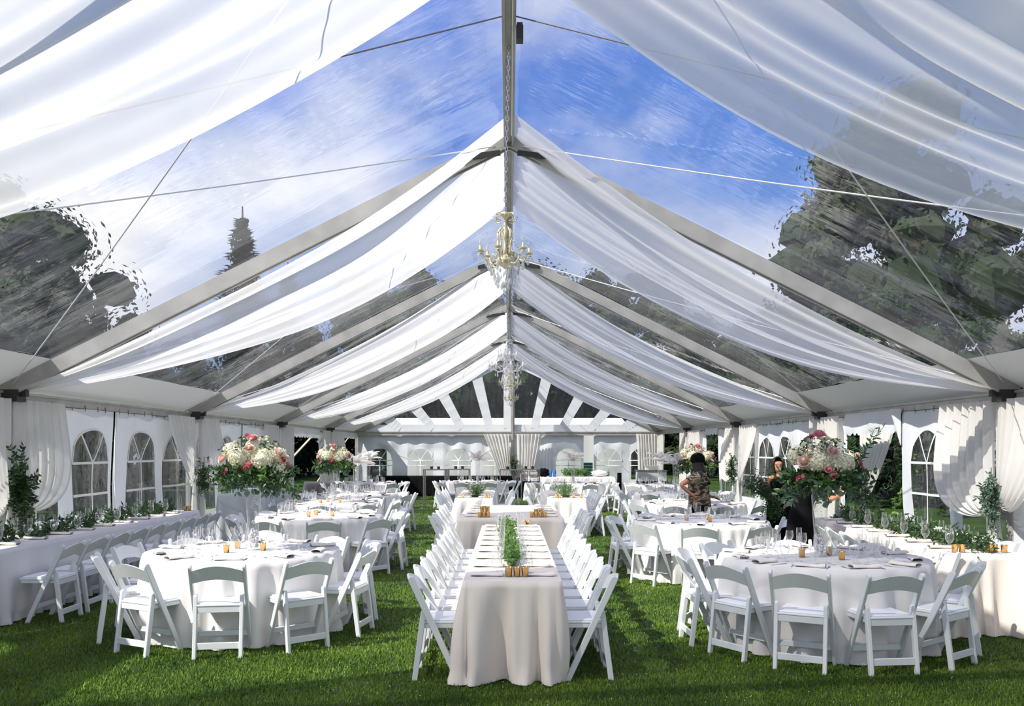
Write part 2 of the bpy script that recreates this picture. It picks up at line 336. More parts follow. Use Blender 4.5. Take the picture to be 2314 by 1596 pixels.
# frame
fr = empty('tent_frame', (0, 0, 0), 0, 'grey aluminium tent frame of ridge beam, rafters, eave beams and posts', 'tent frame')
def rafter(y, sd):
    mb = MB(); a = Vector((sd*0.04, y, RZ-0.06)); b = Vector((sd*W, y, EZ-0.02)); u = Vector((sd*SL, 0, 1)).normalized()
    mb.beam(a, b, 0.13, 0.15, u)
    for off in (-0.05, 0.05):
        mb.beam(a-u*0.085+Vector((0, off, 0)), b-u*0.085+Vector((0, off, 0)), 0.03, 0.03, u)
    return mb
for y in FR:
    for sd in (-1, 1):
        rafter(y, sd).build('rafter', 'alu', fr)
        mb = MB(); mb.box((sd*W, y, 1.2), (0.13, 0.13, 2.4)); mb.box((sd*W, y, 0.01), (0.3, 0.3, 0.02)); mb.build('post', 'alu', fr)
        mb = MB(); mb.box((sd*(W-0.1), y, EZ-0.06), (0.24, 0.2, 0.14)); mb.box((sd*(W-0.24), y, EZ-0.02), (0.1, 0.07, 0.1)); mb.build('eave_bracket', 'aludark', fr)
        mb = MB(); mb.beam((sd*0.1, y-0.1, RZ-0.24), (sd*0.55, y-0.1, RZ-0.30), 0.03, 0.06); mb.beam((sd*0.55, y-0.1, RZ-0.30), (sd*0.6, y, RZ-0.33), 0.03, 0.05); mb.build('ridge_bracket', 'aludark', fr)
for i in range(len(FR)-1):
    mb = MB(); mb.box((0, (FR[i]+FR[i+1])/2, RZ-0.06), (0.12, FR[i+1]-FR[i], 0.1))
    for off in (-0.045, 0.045): mb.box((off, (FR[i]+FR[i+1])/2, RZ-0.13), (0.025, FR[i+1]-FR[i], 0.04))
    mb.build('ridge_beam', 'alu', fr)
    for sd in (-1, 1):
        mb = MB(); mb.box((sd*W, (FR[i]+FR[i+1])/2, EZ-0.06), (0.08, FR[i+1]-FR[i], 0.12)); mb.box((sd*(W-0.05), (FR[i]+FR[i+1])/2, EZ-0.015), (0.03, FR[i+1]-FR[i], 0.03)); mb.build('eave_beam', 'alu', fr)
YE = 34.12
mb = MB(); mb.box((0.15, YE-0.1, 2.7), (0.14, 0.12, 5.4)); mb.box((0.15, YE-0.18, 2.7), (0.03, 0.03, 5.3)); o = mb.build('centre_post', 'alu', fr)
mb = MB(); mb.box((0, YE-0.1, EZ-0.08), (12, 0.1, 0.15)); mb.box((0, YE-0.16, EZ-0.03), (12, 0.03, 0.03)); mb.build('end_beam', 'alu', fr)
# ---------------- side walls: panels with arched windows
wn = [0]
def arch(u, c, hw, zs, zt):
    t_ = min(1, abs(u-c)/hw); return zs+(zt-zs)*math.sqrt(max(0, 1-t_**2.2))
class Wall:
    def __init__(s, mp_, disp): s.mp = mp_; s.disp = disp
    def P(s, u, z, off=0): return s.mp(u, z, s.disp(u, z)+off)
    def sheet(s, mb, us, lo, hi, nz=10, off=0):
        s_ = s
        def col(u): 
            a, b = lo(u), hi(u); return [s_.P(u, a+(b-a)*k/nz, off) for k in range(nz+1)]
        cols = [col(u) for u in us]; vs = [p for c in cols for p in c]; m = nz+1
        fs = [(i*m+j, (i+1)*m+j, (i+1)*m+j+1, i*m+j+1) for i in range(len(us)-1) for j in range(nz)]
        mb.add(vs, fs)
    def ribbon(s, mb, pts, wd, off=0.012):
        for (u0, z0), (u1, z1) in zip(pts[:-1], pts[1:]):
            l = math.hypot(u1-u0, z1-z0) or 1; du, dz = -(z1-z0)/l*wd/2, (u1-u0)/l*wd/2; n = max(1, int(l/0.12)); vs = []
            for k in range(n+1):
                u = u0+(u1-u0)*k/n; z = z0+(z1-z0)*k/n; vs += [s.P(u-du, z-dz, off), s.P(u+du, z+dz, off)]
            mb.add(vs, [(2*k, 2*k+1, 2*k+3, 2*k+2) for k in range(n)])
    def panel(s, name, u0, u1, wins, ztop=2.31, hw=0.5, zb=0.55, zs=1.55, zt=2.03, label=None):
        mb = MB(); cur = u0; eps = 0.0
        for c in wins:
            a, b = c-hw, c+hw
            n = max(2, int((a-cur)/0.14)); s.sheet(mb, [cur+(a-cur)*k/n for k in range(n+1)], lambda u: 0.0, lambda u: ztop)
            us = [a+(b-a)*k/16 for k in range(17)]
            s.sheet(mb, us, lambda u: arch(u, c, hw, zs, zt), lambda u: ztop, 5)
            s.sheet(mb, us, lambda u: 0.0, lambda u: zb, 4)
            cur = b
        n = max(2, int((u1-cur)/0.12)); s.sheet(mb, [cur+(u1-cur)*k/n for k in range(n+1)], lambda u: 0.0, lambda u: ztop)
        o = mb.build(name, 'vinyl', smooth=True); tag(o, kind='structure')
        for c in wins:
            wn[0] += 1
            mb = MB(); s.sheet(mb, [c-hw+2*hw*k/16 for k in range(17)], lambda u: zb, lambda u: arch(u, c, hw, zs, zt), 12, -0.004)
            w_ = mb.build('window_%d' % wn[0], 'pane', smooth=True); tag(w_, kind='structure')
            mb = MB(); z1, z2 = 1.1, zs
            s.ribbon(mb, [(c, zb), (c, z2)], 0.035); s.ribbon(mb, [(c-hw, z1), (c+hw, z1)], 0.035); s.ribbon(mb, [(c-hw, z2), (c+hw, z2)], 0.035)
            s.ribbon(mb, [(c, z2), (c-hw*0.55, arch(c-hw*0.55, c, hw, zs, zt))], 0.03); s.ribbon(mb, [(c, z2), (c+hw*0.55, arch(c+hw*0.55, c, hw, zs, zt))], 0.03)
            s.ribbon(mb, [(c-hw+2*hw*k/16, arch(c-hw+2*hw*k/16, c, hw, zs, zt)) for k in range(17)], 0.03)
            mb.build('window_bars', 'strap', parent=w_)
        return o
    def hooks(s, parent, u0, u1, ztop=2.31):
        mb = MB(); u = u0
        while u < u1:
            mb.tube([s.P(u, ztop-0.03, 0.02), s.P(u, ztop+0.05, 0.02)], 0.006, 4); u += 0.3
        mb.build('wall_hooks', 'rope', parent=parent)
def dl(u, z): return 0.05*noise.noise(Vector((u*0.9, z*0.8, 5)))+0.018*math.sin(u*6.5+z*1.3)+0.02*noise.noise(Vector((u*3, z*1.2, 9)))
WL = Wall(lambda u, z, o: Vector((-W+0.02+o, u, z)), dl)
WR = Wall(lambda u, z, o: Vector((W-0.02-o, u, z)), lambda u, z: dl(u+40, z)*1.3)
def de(u, z): return 0.06*noise.noise(Vector((u*1.1, z*1.8, 25)))+0.05*noise.noise(Vector((u*2.6+z*1.5, z*2.8, 9)))+0.02*math.sin(u*9)
WE = Wall(lambda u, z, o: Vector((u, YE-o, z)), de)
for (a, b, ws) in [(-1.81, 4.22, [0.36, 2.41]), (4.22, 10.25, [5.06, 6.51, 7.96, 9.4]), (10.25, 13.04, [10.87, 12.39]), (13.09, 16.27, [14.01, 15.55]), (16.27, 19.29, [17, 18.32]), (19.29, 23.39, [19.89, 21.34]), (27.25, 30.62, [29.29])]:
    o = WL.panel('wall_left', a, b, ws, hw=0.56); WL.hooks(o, a+0.1, b)
for (a, b, ws) in [(-1.81, 4.22, [0.36, 2.41]), (4.22, 9.89, [5.06, 6.51, 7.96]), (9.89, 13.09, [10.85, 12.32]), (15.31, 19.29, [16.15, 17.24, 18.63]), (19.29, 24.59, [20.07, 21.46, 23.87]), (26.22, 29.42, [27.73])]:
    o = WR.panel('wall_right', a, b, ws, hw=0.52); WR.hooks(o, a+0.1, b)
for (a, b, ws) in [(-6, -2.6, [-5.1, -3.5]), (-2.6, 1.0, [-2.0, -0.55]), (1.0, 2.95, [2.35]), (3.35, 6, [3.95, 5.25])]:
    o = WE.panel('wall_back', a, b, ws, hw=0.5, zs=1.3, zt=1.78); WE.hooks(o, a+0.1, b)
# rope seams between the left panels
for (u, z0) in [(13.07, 2.3), (19.29, 2.3)]:
    mb = MB(); mb.tube([WL.P(u-0.02, z0, 0.05), WL.P(u, 1.9, 0.03), WL.P(u+0.03, 1.3, 0.03), WL.P(u+0.06, 0.9, 0.03), WL.P(u+0.06, 0.0, 0.03)], 0.014, 5)
    tag(mb.build('lacing_rope', 'rope' if u > 15 else 'strap'), 'thin rope lacing the left wall panels together, ' + ('nearer the camera' if u < 15 else 'behind the big flower bouquet'), 'rope', 'wall panel ropes')
# scalloped valances over the openings
def valance(mp_, u0, u1, z0, z1, label):
    n = int((u1-u0)/0.025); vs = []
    for k in range(n+1):
        u = u0+(u1-u0)*k/n; sc = abs(math.sin((u-u0)*PI/0.24)); zz = z1-0.05*sc
        vs += [mp_(u, z0, 0.02), mp_(u, (z0+zz)/2, 0.05+0.02*math.sin(u*5)), mp_(u, zz, 0.03+0.02*math.sin(u*7))]
    mb = MB(); mb.add(vs, [(3*k+j, 3*k+3+j, 3*k+4+j, 3*k+1+j) for k in range(n) for j in (0, 1)])
    tag(mb.build('scalloped_valance', 'vinyl', smooth=True), label, 'valance', 'scalloped valances over openings')
valance(WL.mp, 23.39, 27.25, 2.36, 2.12, 'white scalloped valance over the wide dark opening in the left wall')
valance(WL.mp, 30.62, 34, 2.36, 2.18, 'white scalloped valance over the far left opening by the back wall')
valance(WR.mp, 13.09, 15.31, 2.36, 2.03, 'white scalloped valance over the garden opening in the right wall')
valance(WR.mp, 24.59, 26.22, 2.36, 2.2, 'white scalloped valance behind the person in camouflage')
# window panel flap folded back at the right opening
mb = MB(); mb.grid(lambda u, v: WR.mp(13.05+0.30*u*(1-0.9*v), 2.36-0.55*v, 0.06+0.1*math.sin(PI*u)*(1-v)), 8, 10)
tag(mb.build('wall_flap', 'vinyl', smooth=True), 'turned-over corner flap of white wall beside the garden opening', 'tent flap')
# end gable: clear sheet, white radial strips, white borders
GY = YE+0.02
gz = lambda x: RZ-0.02-abs(x)*SL
mb = MB(); mb.add([(-W, GY, EZ), (W, GY, EZ), (0, GY, RZ)], [(0, 1, 2)]); g = mb.build('window_gable', 'pane'); tag(g, kind='structure')
g.name = 'window_%d' % (wn[0]+1)
mb = MB()
def gs(p0, p1, w0, w1):
    p0 = Vector(p0); p1 = Vector(p1); d = (p1-p0).normalized(); s_ = Vector((-d.y, d.x)); n = 14; vs = []
    for k in range(n+1):
        t_ = k/n; q = p0.lerp(p1, t_); wd = w0+(w1-w0)*t_
        for sg in (-1, 1): vs.append((q.x+s_.x*sg*wd/2, GY-0.02-0.012*math.sin(k*2.2+sg), q.y+s_.y*sg*wd/2))
    mb.add(vs, [(2*k, 2*k+1, 2*k+3, 2*k+2) for k in range(n)])
O_ = (0.12, -0.95)
for bx_ in (0.10, 0.88, 1.98, 3.1, 4.4):
    for sd in ((-1, 1) if bx_ > 0.5 else (1,)):
        bx = 0.12+sd*bx_ if bx_ > 0.5 else 0.0
        d = Vector((bx-O_[0], 2.6-O_[1])) if bx_ > 0.5 else Vector((0, 1)); q = Vector((bx, 2.55)); 
        t_ = 0
        while gz(q.x+d.normalized().x*t_) > q.y+d.normalized().y*t_ and t_ < 4: t_ += 0.05
        e_ = q+d.normalized()*t_; gs(q, e_, 0.3 if bx_ > 0.5 else 0.42, 0.44 if bx_ > 0.5 else 0.42)
gs((-W, EZ+0.02), (0, RZ-0.15), 0.3, 0.35); gs((W, EZ+0.02), (0, RZ-0.15), 0.3, 0.35); gs((-W, EZ+0.1), (W, EZ+0.1), 0.34, 0.34)
tag(mb.build('gable_strips', 'vinyl', parent=g, smooth=True), label='white fabric strips fanning over the clear gable')
# ---------------- ceiling drapes
def drape(sd, yf, ya, yb, sag, label, seed, wf=0.10, xsp=0.0, amp=1.0):
    rr = random.Random(seed); ph = [rr.uniform(0, 6.28) for _ in range(6)]
    def fn(u, v):
        x = sd*(0.05+(W-0.18)*u); yr = ya+(yb-ya)*v; yft = yf+(v-0.5)*wf
        g_ = u**1.25; y = yr*(1-g_)+yft*g_
        z = (RZ-0.05)*(1-u)+(EZ-0.02)*u-sag*4*u*(1-u)*(0.78+0.42*v)
        env = math.sin(PI*min(1, u*1.05+0.08))*0.75+0.25; ww = (yb-ya)*(1-g_)+0.1
        fold = math.sin(v*38+ph[0]+u*2.0)+1.3*math.sin(v*19+ph[1]-u*3)+0.5*math.sin(v*71+ph[2])+1.6*math.sin(v*10+ph[4]+u*1.5); z += amp*0.030*env*fold*(0.4+0.6*min(1, ww))
        z += 0.08*noise.noise(Vector((v*4, u*2+seed, 0)))*env
        y += 0.05*(1-u)*math.sin(v*17+ph[3]+u*5)*(0.2+u)
        return (x, y, min(z, roofz(x)+0.02))
    o = MB().grid(fn, 34, 110).build('ceiling_drape', 'sheer', smooth=True); return tag(o, label, 'drape', 'white ceiling drapes')
DN = ['filling the top corner of the view', 'largest one meeting above the nearest chandelier', 'first behind the nearest chandelier', 'second behind the nearest chandelier', 'smallest, just before the back gable']
DR = [(4.22, 3.13, 6.33, 0.45), (10.25, 9.5, 12.95, 0.42), (16.28, 16.2, 19.9, 0.42), (22.3, 22.9, 27.0, 0.42), (28.33, 29.3, 33.0, 0.42)]
SIDE = {-1: 'left', 1: 'right'}
for i, (yf, ya, yb, sg) in enumerate(DR):
    for sd in (-1, 1):
        drape(sd, yf, ya, yb, sg+(0.06 if sd > 0 else 0), 'white gauze drape from ridge to %s eave, %s' % (SIDE[sd], DN[i]), i*2+sd+5, amp=1.0)
# ---------------- bracing cables
def cable(a, b, label, m='cable', r=0.007):
    a = Vector(a); b = Vector(b); pts = [a.lerp(b, k/10)+Vector((0, 0, -0.05*math.sin(PI*k/10))) for k in range(11)]
    tag(MB().tube(pts, r, 5).build('bracing_cable', m), label, 'cable', 'roof bracing cables')
BN = ['nearest bay', 'second bay', 'third bay', 'fourth bay', 'last bay']
for i in range(1, 6):
    for sd in (-1, 1):
        s_ = SIDE[sd]; z0 = RZ-0.12; z1 = EZ+0.05
        cable((sd*0.1, FR[i+1], z0), (sd*(W-0.1), FR[i], z1), 'steel cable from far ridge joint to near %s eave, %s' % (s_, BN[i-1]))
        cable((sd*0.1, FR[i], z0), (sd*(W-0.1), FR[i+1], z1), 'steel cable from near ridge joint to far %s eave, %s' % (s_, BN[i-1]))
for sd in (-1, 1):
    cable((sd*0.06, 7.17, RZ-0.13), (sd*(W-0.1), 4.22, EZ+0.1), 'dark cord crossing overhead from ridge toward the %s eave, highest of all' % SIDE[sd], 'rope', 0.006)
# ---------------- chandelier cord and chain run under the ridge are parts of each chandelier (below)
# ---------------- wall curtains tied back
def curtain(WW, ua, ub, ut, zt, label, seed, belly=0.28, off=0.13, tied=True, ztop=2.34, low=True, m='curtain', bulge=0.22, sw=0.6, conv=0.15):
    mb = MB(); rr = random.Random(seed); p1, p2 = rr.uniform(0, 6), rr.uniform(0, 6)
    far = 1.0
    def fold(v, t_): return 0.035*math.sin(v*46+p1)+0.02*math.sin(v*87+p2+t_)
    def fn(u_, v):
        # v across (0 = side of the tie, 1 = free side), u_ down
        top = ua+(ub-ua)*v
        if not tied:
            z = ztop*(1-u_)+0.02*u_; return WW.mp(top+0.01*math.sin(z*3+v*9)-(top-ut)*conv*u_, z, off+fold(v, u_)*1.0+0.04*u_)
        P0 = (top, ztop); P1 = (top, zt+0.35*(ztop-zt)-0.2*v); P2 = (top*sw+ut*(1-sw), zt-belly*v*1.5-0.05); P3 = (ut+0.02*(v-0.5), zt-0.03*v)
        a = [(1-u_)**3, 3*u_*(1-u_)**2, 3*u_*u_*(1-u_), u_**3]
        x = sum(a[i]*(P0, P1, P2, P3)[i][0] for i in range(4)); z = sum(a[i]*(P0, P1, P2, P3)[i][1] for i in range(4))
        return WW.mp(x, z, off+fold(v, u_)*(1-0.6*u_)+bulge*v*math.sin(PI*u_)**1.3)
    mb.grid(fn, 26, 60)
    if tied and low:
        def fl(u_, v):
            z = zt*(1-u_)+0.02*u_; wd = 0.05+0.32*u_**0.7; sg = 1 if ub > ua else -1
            return WW.mp(ut+(v-0.35)*wd*sg, z, off+0.02+0.03*math.sin(v*26+p1)*(0.3+u_))
        mb.grid(fl, 12, 30)
        mb.lathe([(0.045, -0.035), (0.06, 0), (0.045, 0.035)], 8, WW.mp(ut, zt, off+0.02))
    return tag(mb.build('curtain', m, smooth=True), label, 'curtain', 'white tied-back wall curtains')
curtain(WL, 10.19, 11.33, 10.25, 1.05, 'ivory curtain at the left edge, tied back beside dark greenery', 1, belly=0.10, sw=0.42)
curtain(WL, 10.13, 8.92, 10.13, 1.15, 'ivory curtain past the left edge tied to nearest post', 2)
curtain(WL, 16.03, 14.83, 16.03, 1.22, 'ivory curtain of the left middle post, half nearer the camera', 3, belly=0.24)
curtain(WL, 16.34, 17.36, 16.4, 1.22, 'ivory curtain of the left middle post, half behind the greenery', 4, belly=0.24)
curtain(WL, 21.94, 20.74, 22.18, 1.1, 'ivory curtain behind the big flower bouquet on the left wall', 5, tied=False)
curtain(WL, 22.36, 23.45, 22.42, 1.1, 'ivory curtain just before the wide dark left opening', 6, tied=False)
curtain(WL, 27.31, 28.21, 28.21, 1.1, 'ivory curtain just past the wide dark left opening', 7, tied=False)
curtain(WL, 28.45, 30.38, 28.45, 1.1, 'ivory curtain between the two left openings', 8)
curtain(WR, 10.43, 11.72, 10.39, 1.0, 'blue-white curtain swept back to the nearest right post', 9, belly=0.16)
curtain(WR, 10.39, 9.04, 10.39, 1.18, 'ivory curtain at the right edge, tied low in swags', 10, belly=0.26)
curtain(WR, 15.37, 16.82, 16.27, 1.1, 'ivory curtain hanging straight beside the garden opening', 11, tied=False)
curtain(WR, 21.94, 20.49, 22.06, 1.0, 'ivory curtain behind the greenery armful, nearer half', 12, belly=0.2)
curtain(WR, 22.42, 23.27, 22.42, 1.0, 'ivory curtain behind the person in camouflage, farther half', 13, belly=0.2)
curtain(WR, 26.52, 28.09, 27.97, 1.2, 'ivory curtain right of the plume centrepieces', 14, tied=False)
curtain(WR, 28.45, 29.54, 28.45, 1.2, 'ivory curtain between the far right dark openings', 15, tied=False)
curtain(WR, 32.55, 34, 34, 1.2, 'ivory curtain in the far right corner', 16, tied=False)
curtain(WE, 6.0-0.2, 5.3-0.3, 5.9, 1.2, 'pleated ivory curtain on the back wall at right corner', 17, tied=False, off=0.2)
curtain(WE, -0.0, -1.0, 0.15, 1.05, 'sheer pleated curtain left of the centre post', 18, off=0.3, tied=False, conv=0.8, m='curtain')
curtain(WE, 0.3, 1.3, 0.5, 1.05, 'sheer pleated curtain right of the centre post', 19, off=0.3, tied=False, conv=0.55, m='curtain')
# curtain outside the garden opening on an arbour
WO = Wall(lambda u, z, o: Vector((6.75-o, u, z)), lambda u, z: 0)
curtain(WO, 16.34, 14.83, 16.21, 0.98, 'cream curtain tied back outside in the garden opening', 20, belly=0.2, off=0.1, ztop=2.4)
# ================================================================ chairs
def leg_prof(y0, z0, y1, z1, wd, n=5):
    """side profile of a straight leg with a rounded top; (y0,z0) foot, (y1,z1) top"""
    d = Vector((y1-y0, z1-z0)).normalized(); s_ = Vector((-d.y, d.x))*wd/2
    k = d.x/d.y if d.y else 0
    pr = [(y0-s_.x+ (s_.y)*k, z0), (y0+s_.x-(s_.y)*k, z0)]
    pr = [(y0-abs(s_.x), z0), (y0+abs(s_.x), z0)]
    c = Vector((y1, z1))-d*wd/2
    a0 = math.atan2(-s_.y, -s_.x) if s_.x < 0 else math.atan2(s_.y, s_.x)
    arc = []
    base = math.atan2(d.y, d.x)
    for i in range(n+1):
        a = base-PI/2+PI*i/n; arc.append((c.x+math.cos(a)*wd/2, c.y+math.sin(a)*wd/2))
    return pr+arc
ch = empty('folding_chair'); 
for sx_ in (-1, 1):
    x0, x1 = sorted((sx_*0.232, sx_*0.205))
    MB().prism(leg_prof(0.10, 0, -0.265, 0.79, 0.052), x0, x1).build('leg', 'chair', ch, bevel=0.004)
    x0, x1 = sorted((sx_*0.203, sx_*0.172))
    MB().prism(leg_prof(-0.235, 0, -0.165, 0.535, 0.042), x0, x1).build('leg', 'chair', ch, bevel=0.004)
def by(z): return 0.10-0.365*z/0.79
def bk(u, v, off=0):
    x = -0.206+0.412*u; a = math.sin(PI*u); zlo = 0.628+0.035*a; zhi = 0.735+0.045*a; z = zlo+(zhi-zlo)*v
    return (x, by(z)-0.02-0.022*a+off, z)
mb = MB(); n = 12; vs = []; fs = []
for i in range(n+1):
    u = i/n; vs += [bk(u, 0, -0.009), bk(u, 1, -0.009), bk(u, 1, 0.009), bk(u, 0, 0.009)]
for i in range(n):
    for j in range(4): fs.append((4*i+j, 4*i+(j+1) % 4, 4*i+4+(j+1) % 4, 4*i+4+j))
fs += [(0, 1, 2, 3), (4*n+3, 4*n+2, 4*n+1, 4*n)]
mb.add(vs, fs).build('backrest', 'chair', ch)
mb = MB(); mb.box((0, 0.0, 0.437), (0.39, 0.40, 0.022)); mb.build('seat', 'chair', ch, bevel=0.008)
mb = MB(); mb.box((0, 0.0, 0.453), (0.355, 0.365, 0.016)); mb.build('seat_pad', 'pad', ch, bevel=0.006)
mb = MB(); mb.box((0, -0.185, 0.403), (0.345, 0.022, 0.052)); mb.box((0, 0.16, 0.412), (0.38, 0.02, 0.03))
for s_ in (-1, 1): mb.box((s_*0.183, 0.0, 0.412), (0.02, 0.36, 0.03))
mb.build('seat_frame', 'chair', ch, bevel=0.003)
MB().box((0, -0.222, 0.105), (0.345, 0.02, 0.055)).build('stretcher', 'chair', ch, bevel=0.003)
MB().box((0, by(0.16), 0.16), (0.41, 0.02, 0.045)).build('stretcher', 'chair', ch, bevel=0.003)
CH = Proto(ch)
def chair(x, y, face, label, group, jit=0.03):
    """face: heading of the sitter, radians from +Y towards +X"""
    CH.put((x+random.uniform(-jit, jit)*0.5, y+random.uniform(-jit, jit)*0.5, 0), -face+random.uniform(-jit, jit), label, 'chair', group)
# ================================================================ tableware
def single(name, mb, m, smooth=True): o = mb.build(name, m, smooth=smooth); return Proto(o)
FL = single('champagne_flute', MB().lathe([(0.032, 0), (0.032, 0.003), (0.005, 0.008), (0.004, 0.085), (0.012, 0.10), (0.023, 0.14), (0.026, 0.19), (0.024, 0.225)], 12), 'glass')
WG = single('wine_glass', MB().lathe([(0.034, 0), (0.034, 0.003), (0.005, 0.008), (0.004, 0.075), (0.018, 0.09), (0.036, 0.12), (0.038, 0.15), (0.031, 0.185)], 12), 'glass')
GB = single('water_goblet', MB().lathe([(0.036, 0), (0.036, 0.004), (0.008, 0.012), (0.007, 0.045), (0.022, 0.058), (0.040, 0.09), (0.041, 0.12), (0.035, 0.165)], 12), 'glass')
def napkin_mb():
    mb = MB()
    def fn(u, v):
        a = 2*PI*u; t_ = v; x = -0.125+0.25*t_; r1 = 0.05; r2 = 0.013
        y = math.copysign(abs(math.cos(a))**0.7, math.cos(a))*r1*(0.85+0.15*math.sin(t_*9)); z = math.copysign(abs(math.sin(a))**0.8, math.sin(a))*r2*(1+0.3*math.sin(t_*5+a))
        if t_ > 0.85 and z > 0: z *= 1.25
        return (x, y, z+r2*1.15)
    mb.grid(fn, 14, 10, True); return mb
nb = napkin_mb(); n_ = len(nb.v)
nb.add([(0.125, -0.045, 0.016), (0.125, 0.045, 0.016), (0.11, 0.045, 0.028), (0.11, -0.045, 0.028)], [(0, 1, 2, 3)])
NP = single('folded_napkin', nb, 'napkin')
fk = MB(); fk.box((0, -0.04, 0.003), (0.006, 0.12, 0.002)); fk.box((0, 0.035, 0.003), (0.02, 0.03, 0.002))
for i in range(4): fk.box((-0.0085+i*0.0057, 0.068, 0.0035), (0.0028, 0.04, 0.002))
FK = single('fork', fk, 'silver', False)
kn = MB(); kn.box((0, -0.06, 0.004), (0.009, 0.09, 0.004)); kn.add([(-0.004, -0.015, 0.003), (0.012, -0.01, 0.003), (0.011, 0.08, 0.003), (-0.004, 0.105, 0.003), (0.004, 0.05, 0.006)], [(0, 1, 4), (1, 2, 4), (2, 3, 4), (3, 0, 4)])
KN = single('knife', kn, 'silver', False)
vt = MB().lathe([(0.0, 0.002), (0.026, 0.002), (0.03, 0.07), (0.032, 0.075), (0.028, 0.072), (0.024, 0.012), (0.0, 0.012)], 12)
VT = single('votive_cup', vt, 'gold')
# ================================================================ tables
TZ = 0.762
def round_cloth(x, y, R_, label, seed, m='linen', nf=18):
    rr = random.Random(seed); fa = [(rr.choice([13, 19, 24, 29, 34]), rr.uniform(0, 6.28), rr.uniform(0.4, 1)) for _ in range(4)]
    mb = MB(); n = 170
    def rad(a, t_):
        f = sum(w_*math.cos(k*a+p) for k, p, w_ in fa)/2.2
        f = math.copysign(abs(f)**0.6, f)
        return R_+0.01+0.03*t_+0.07*t_**0.5*f
    prof = [(0, 0.0), (0.5, 0.0), (0.97, 0.0)]
    def fn(u, v):
        a = 2*PI*u
        if v <= 0.2: r = R_*(v/0.2); return (x+r*math.cos(a), y+r*math.sin(a), TZ)
        t_ = (v-0.2)/0.8; z = TZ*(1-t_)-(0.006 if t_ > 0 else 0)+0.012*t_
        r = rad(a, t_); 
        if t_ > 0.9: r += 0.02*math.sin(13*a+seed)
        return (x+r*math.cos(a), y+r*math.sin(a), max(0.012, z))
    mb.grid(fn, n, 15, True)
    o = mb.build('tablecloth', m, smooth=True)
    return tag(o, label, 'tablecloth', 'white cloths over the round tables')
def rect_cloth(cx, cy, lx, ly, rz, label, seed, m='linen', flare=0.06, amp=0.05, corner=0.08, tz=TZ, group='cloths over the long tables'):
    rr = random.Random(seed); p = [rr.uniform(0, 6.28) for _ in range(4)]; hx, hy = lx/2, ly/2; rc = 0.03
    per = []
    def seg(a, b, n_, nrm):
        for k in range(n_): t_ = k/n_; per.append((a[0]+(b[0]-a[0])*t_, a[1]+(b[1]-a[1])*t_, nrm[0], nrm[1], 0.0 if 0.12 < t_ < 0.88 else 1))
    def cor(c, a0):
        for k in range(8): a = a0+PI/2*k/8; per.append((c[0]+rc*math.cos(a), c[1]+rc*math.sin(a), math.cos(a), math.sin(a), 1))
    nx = max(10, int(lx/0.028)); ny = max(10, int(ly/0.04))
    seg((-hx+rc, -hy), (hx-rc, -hy), nx, (0, -1)); cor((hx-rc, -hy+rc), -PI/2)
    seg((hx, -hy+rc), (hx, hy-rc), ny, (1, 0)); cor((hx-rc, hy-rc), 0)
    seg((hx-rc, hy), (-hx+rc, hy), nx, (0, 1)); cor((-hx+rc, hy-rc), PI/2)
    seg((-hx, hy-rc), (-hx, -hy+rc), ny, (-1, 0)); cor((-hx+rc, -hy+rc), PI)
    n = len(per); s_ = 0; ss = []
    for i in range(n):
        ss.append(s_); q = per[(i+1) % n]; s_ += math.hypot(q[0]-per[i][0], q[1]-per[i][1])
    mtx = Matrix.Rotation(rz, 3, 'Z'); mb = MB(); nv = 14; vs = []
    for i, (a, b, nx_, ny_, cflag) in enumerate(per):
        cdist = math.hypot(abs(abs(a)-hx), abs(abs(b)-hy)); cw = math.exp(-(cdist/0.16)**2)
        f = 0.6*math.sin(ss[i]*15+p[0])+0.5*math.sin(ss[i]*24+p[1])+0.25*math.sin(ss[i]*47+p[2]); f = math.copysign(abs(f)**0.5, f)
        ef = 1.0 if abs(ny_) > 0.5 else 0.4
        for j in range(nv+1):
            t_ = j/nv; off = ef*flare*t_**0.8+ef*amp*f*t_**0.75*(1-0.3*cw)+corner*cw*math.sin(min(1, t_*1.15)*PI*0.62); 
            if t_ > 0.86: off += 0.03*math.sin(ss[i]*30+p[3])*(t_-0.86)/0.14
            z = tz*(1-t_)-(0.004 if j else 0)+0.012*t_
            v = mtx @ Vector((a+nx_*off, b+ny_*off, max(0.01, z))); vs.append((v.x+cx, v.y+cy, v.z))
    fs = [(i*(nv+1)+j, ((i+1) % n)*(nv+1)+j, ((i+1) % n)*(nv+1)+j+1, i*(nv+1)+j+1) for i in range(n) for j in range(nv)]
    fs.append(tuple(i*(nv+1) for i in range(n)))
    mb.add(vs, fs); o = mb.build('tablecloth', m, smooth=False)
    for f_ in o.data.polygons: f_.use_smooth = len(f_.vertices) == 4
    return tag(o, label, 'tablecloth', group)
def P2(x, y, a, r): return x+math.sin(a)*r, y-math.cos(a)*r
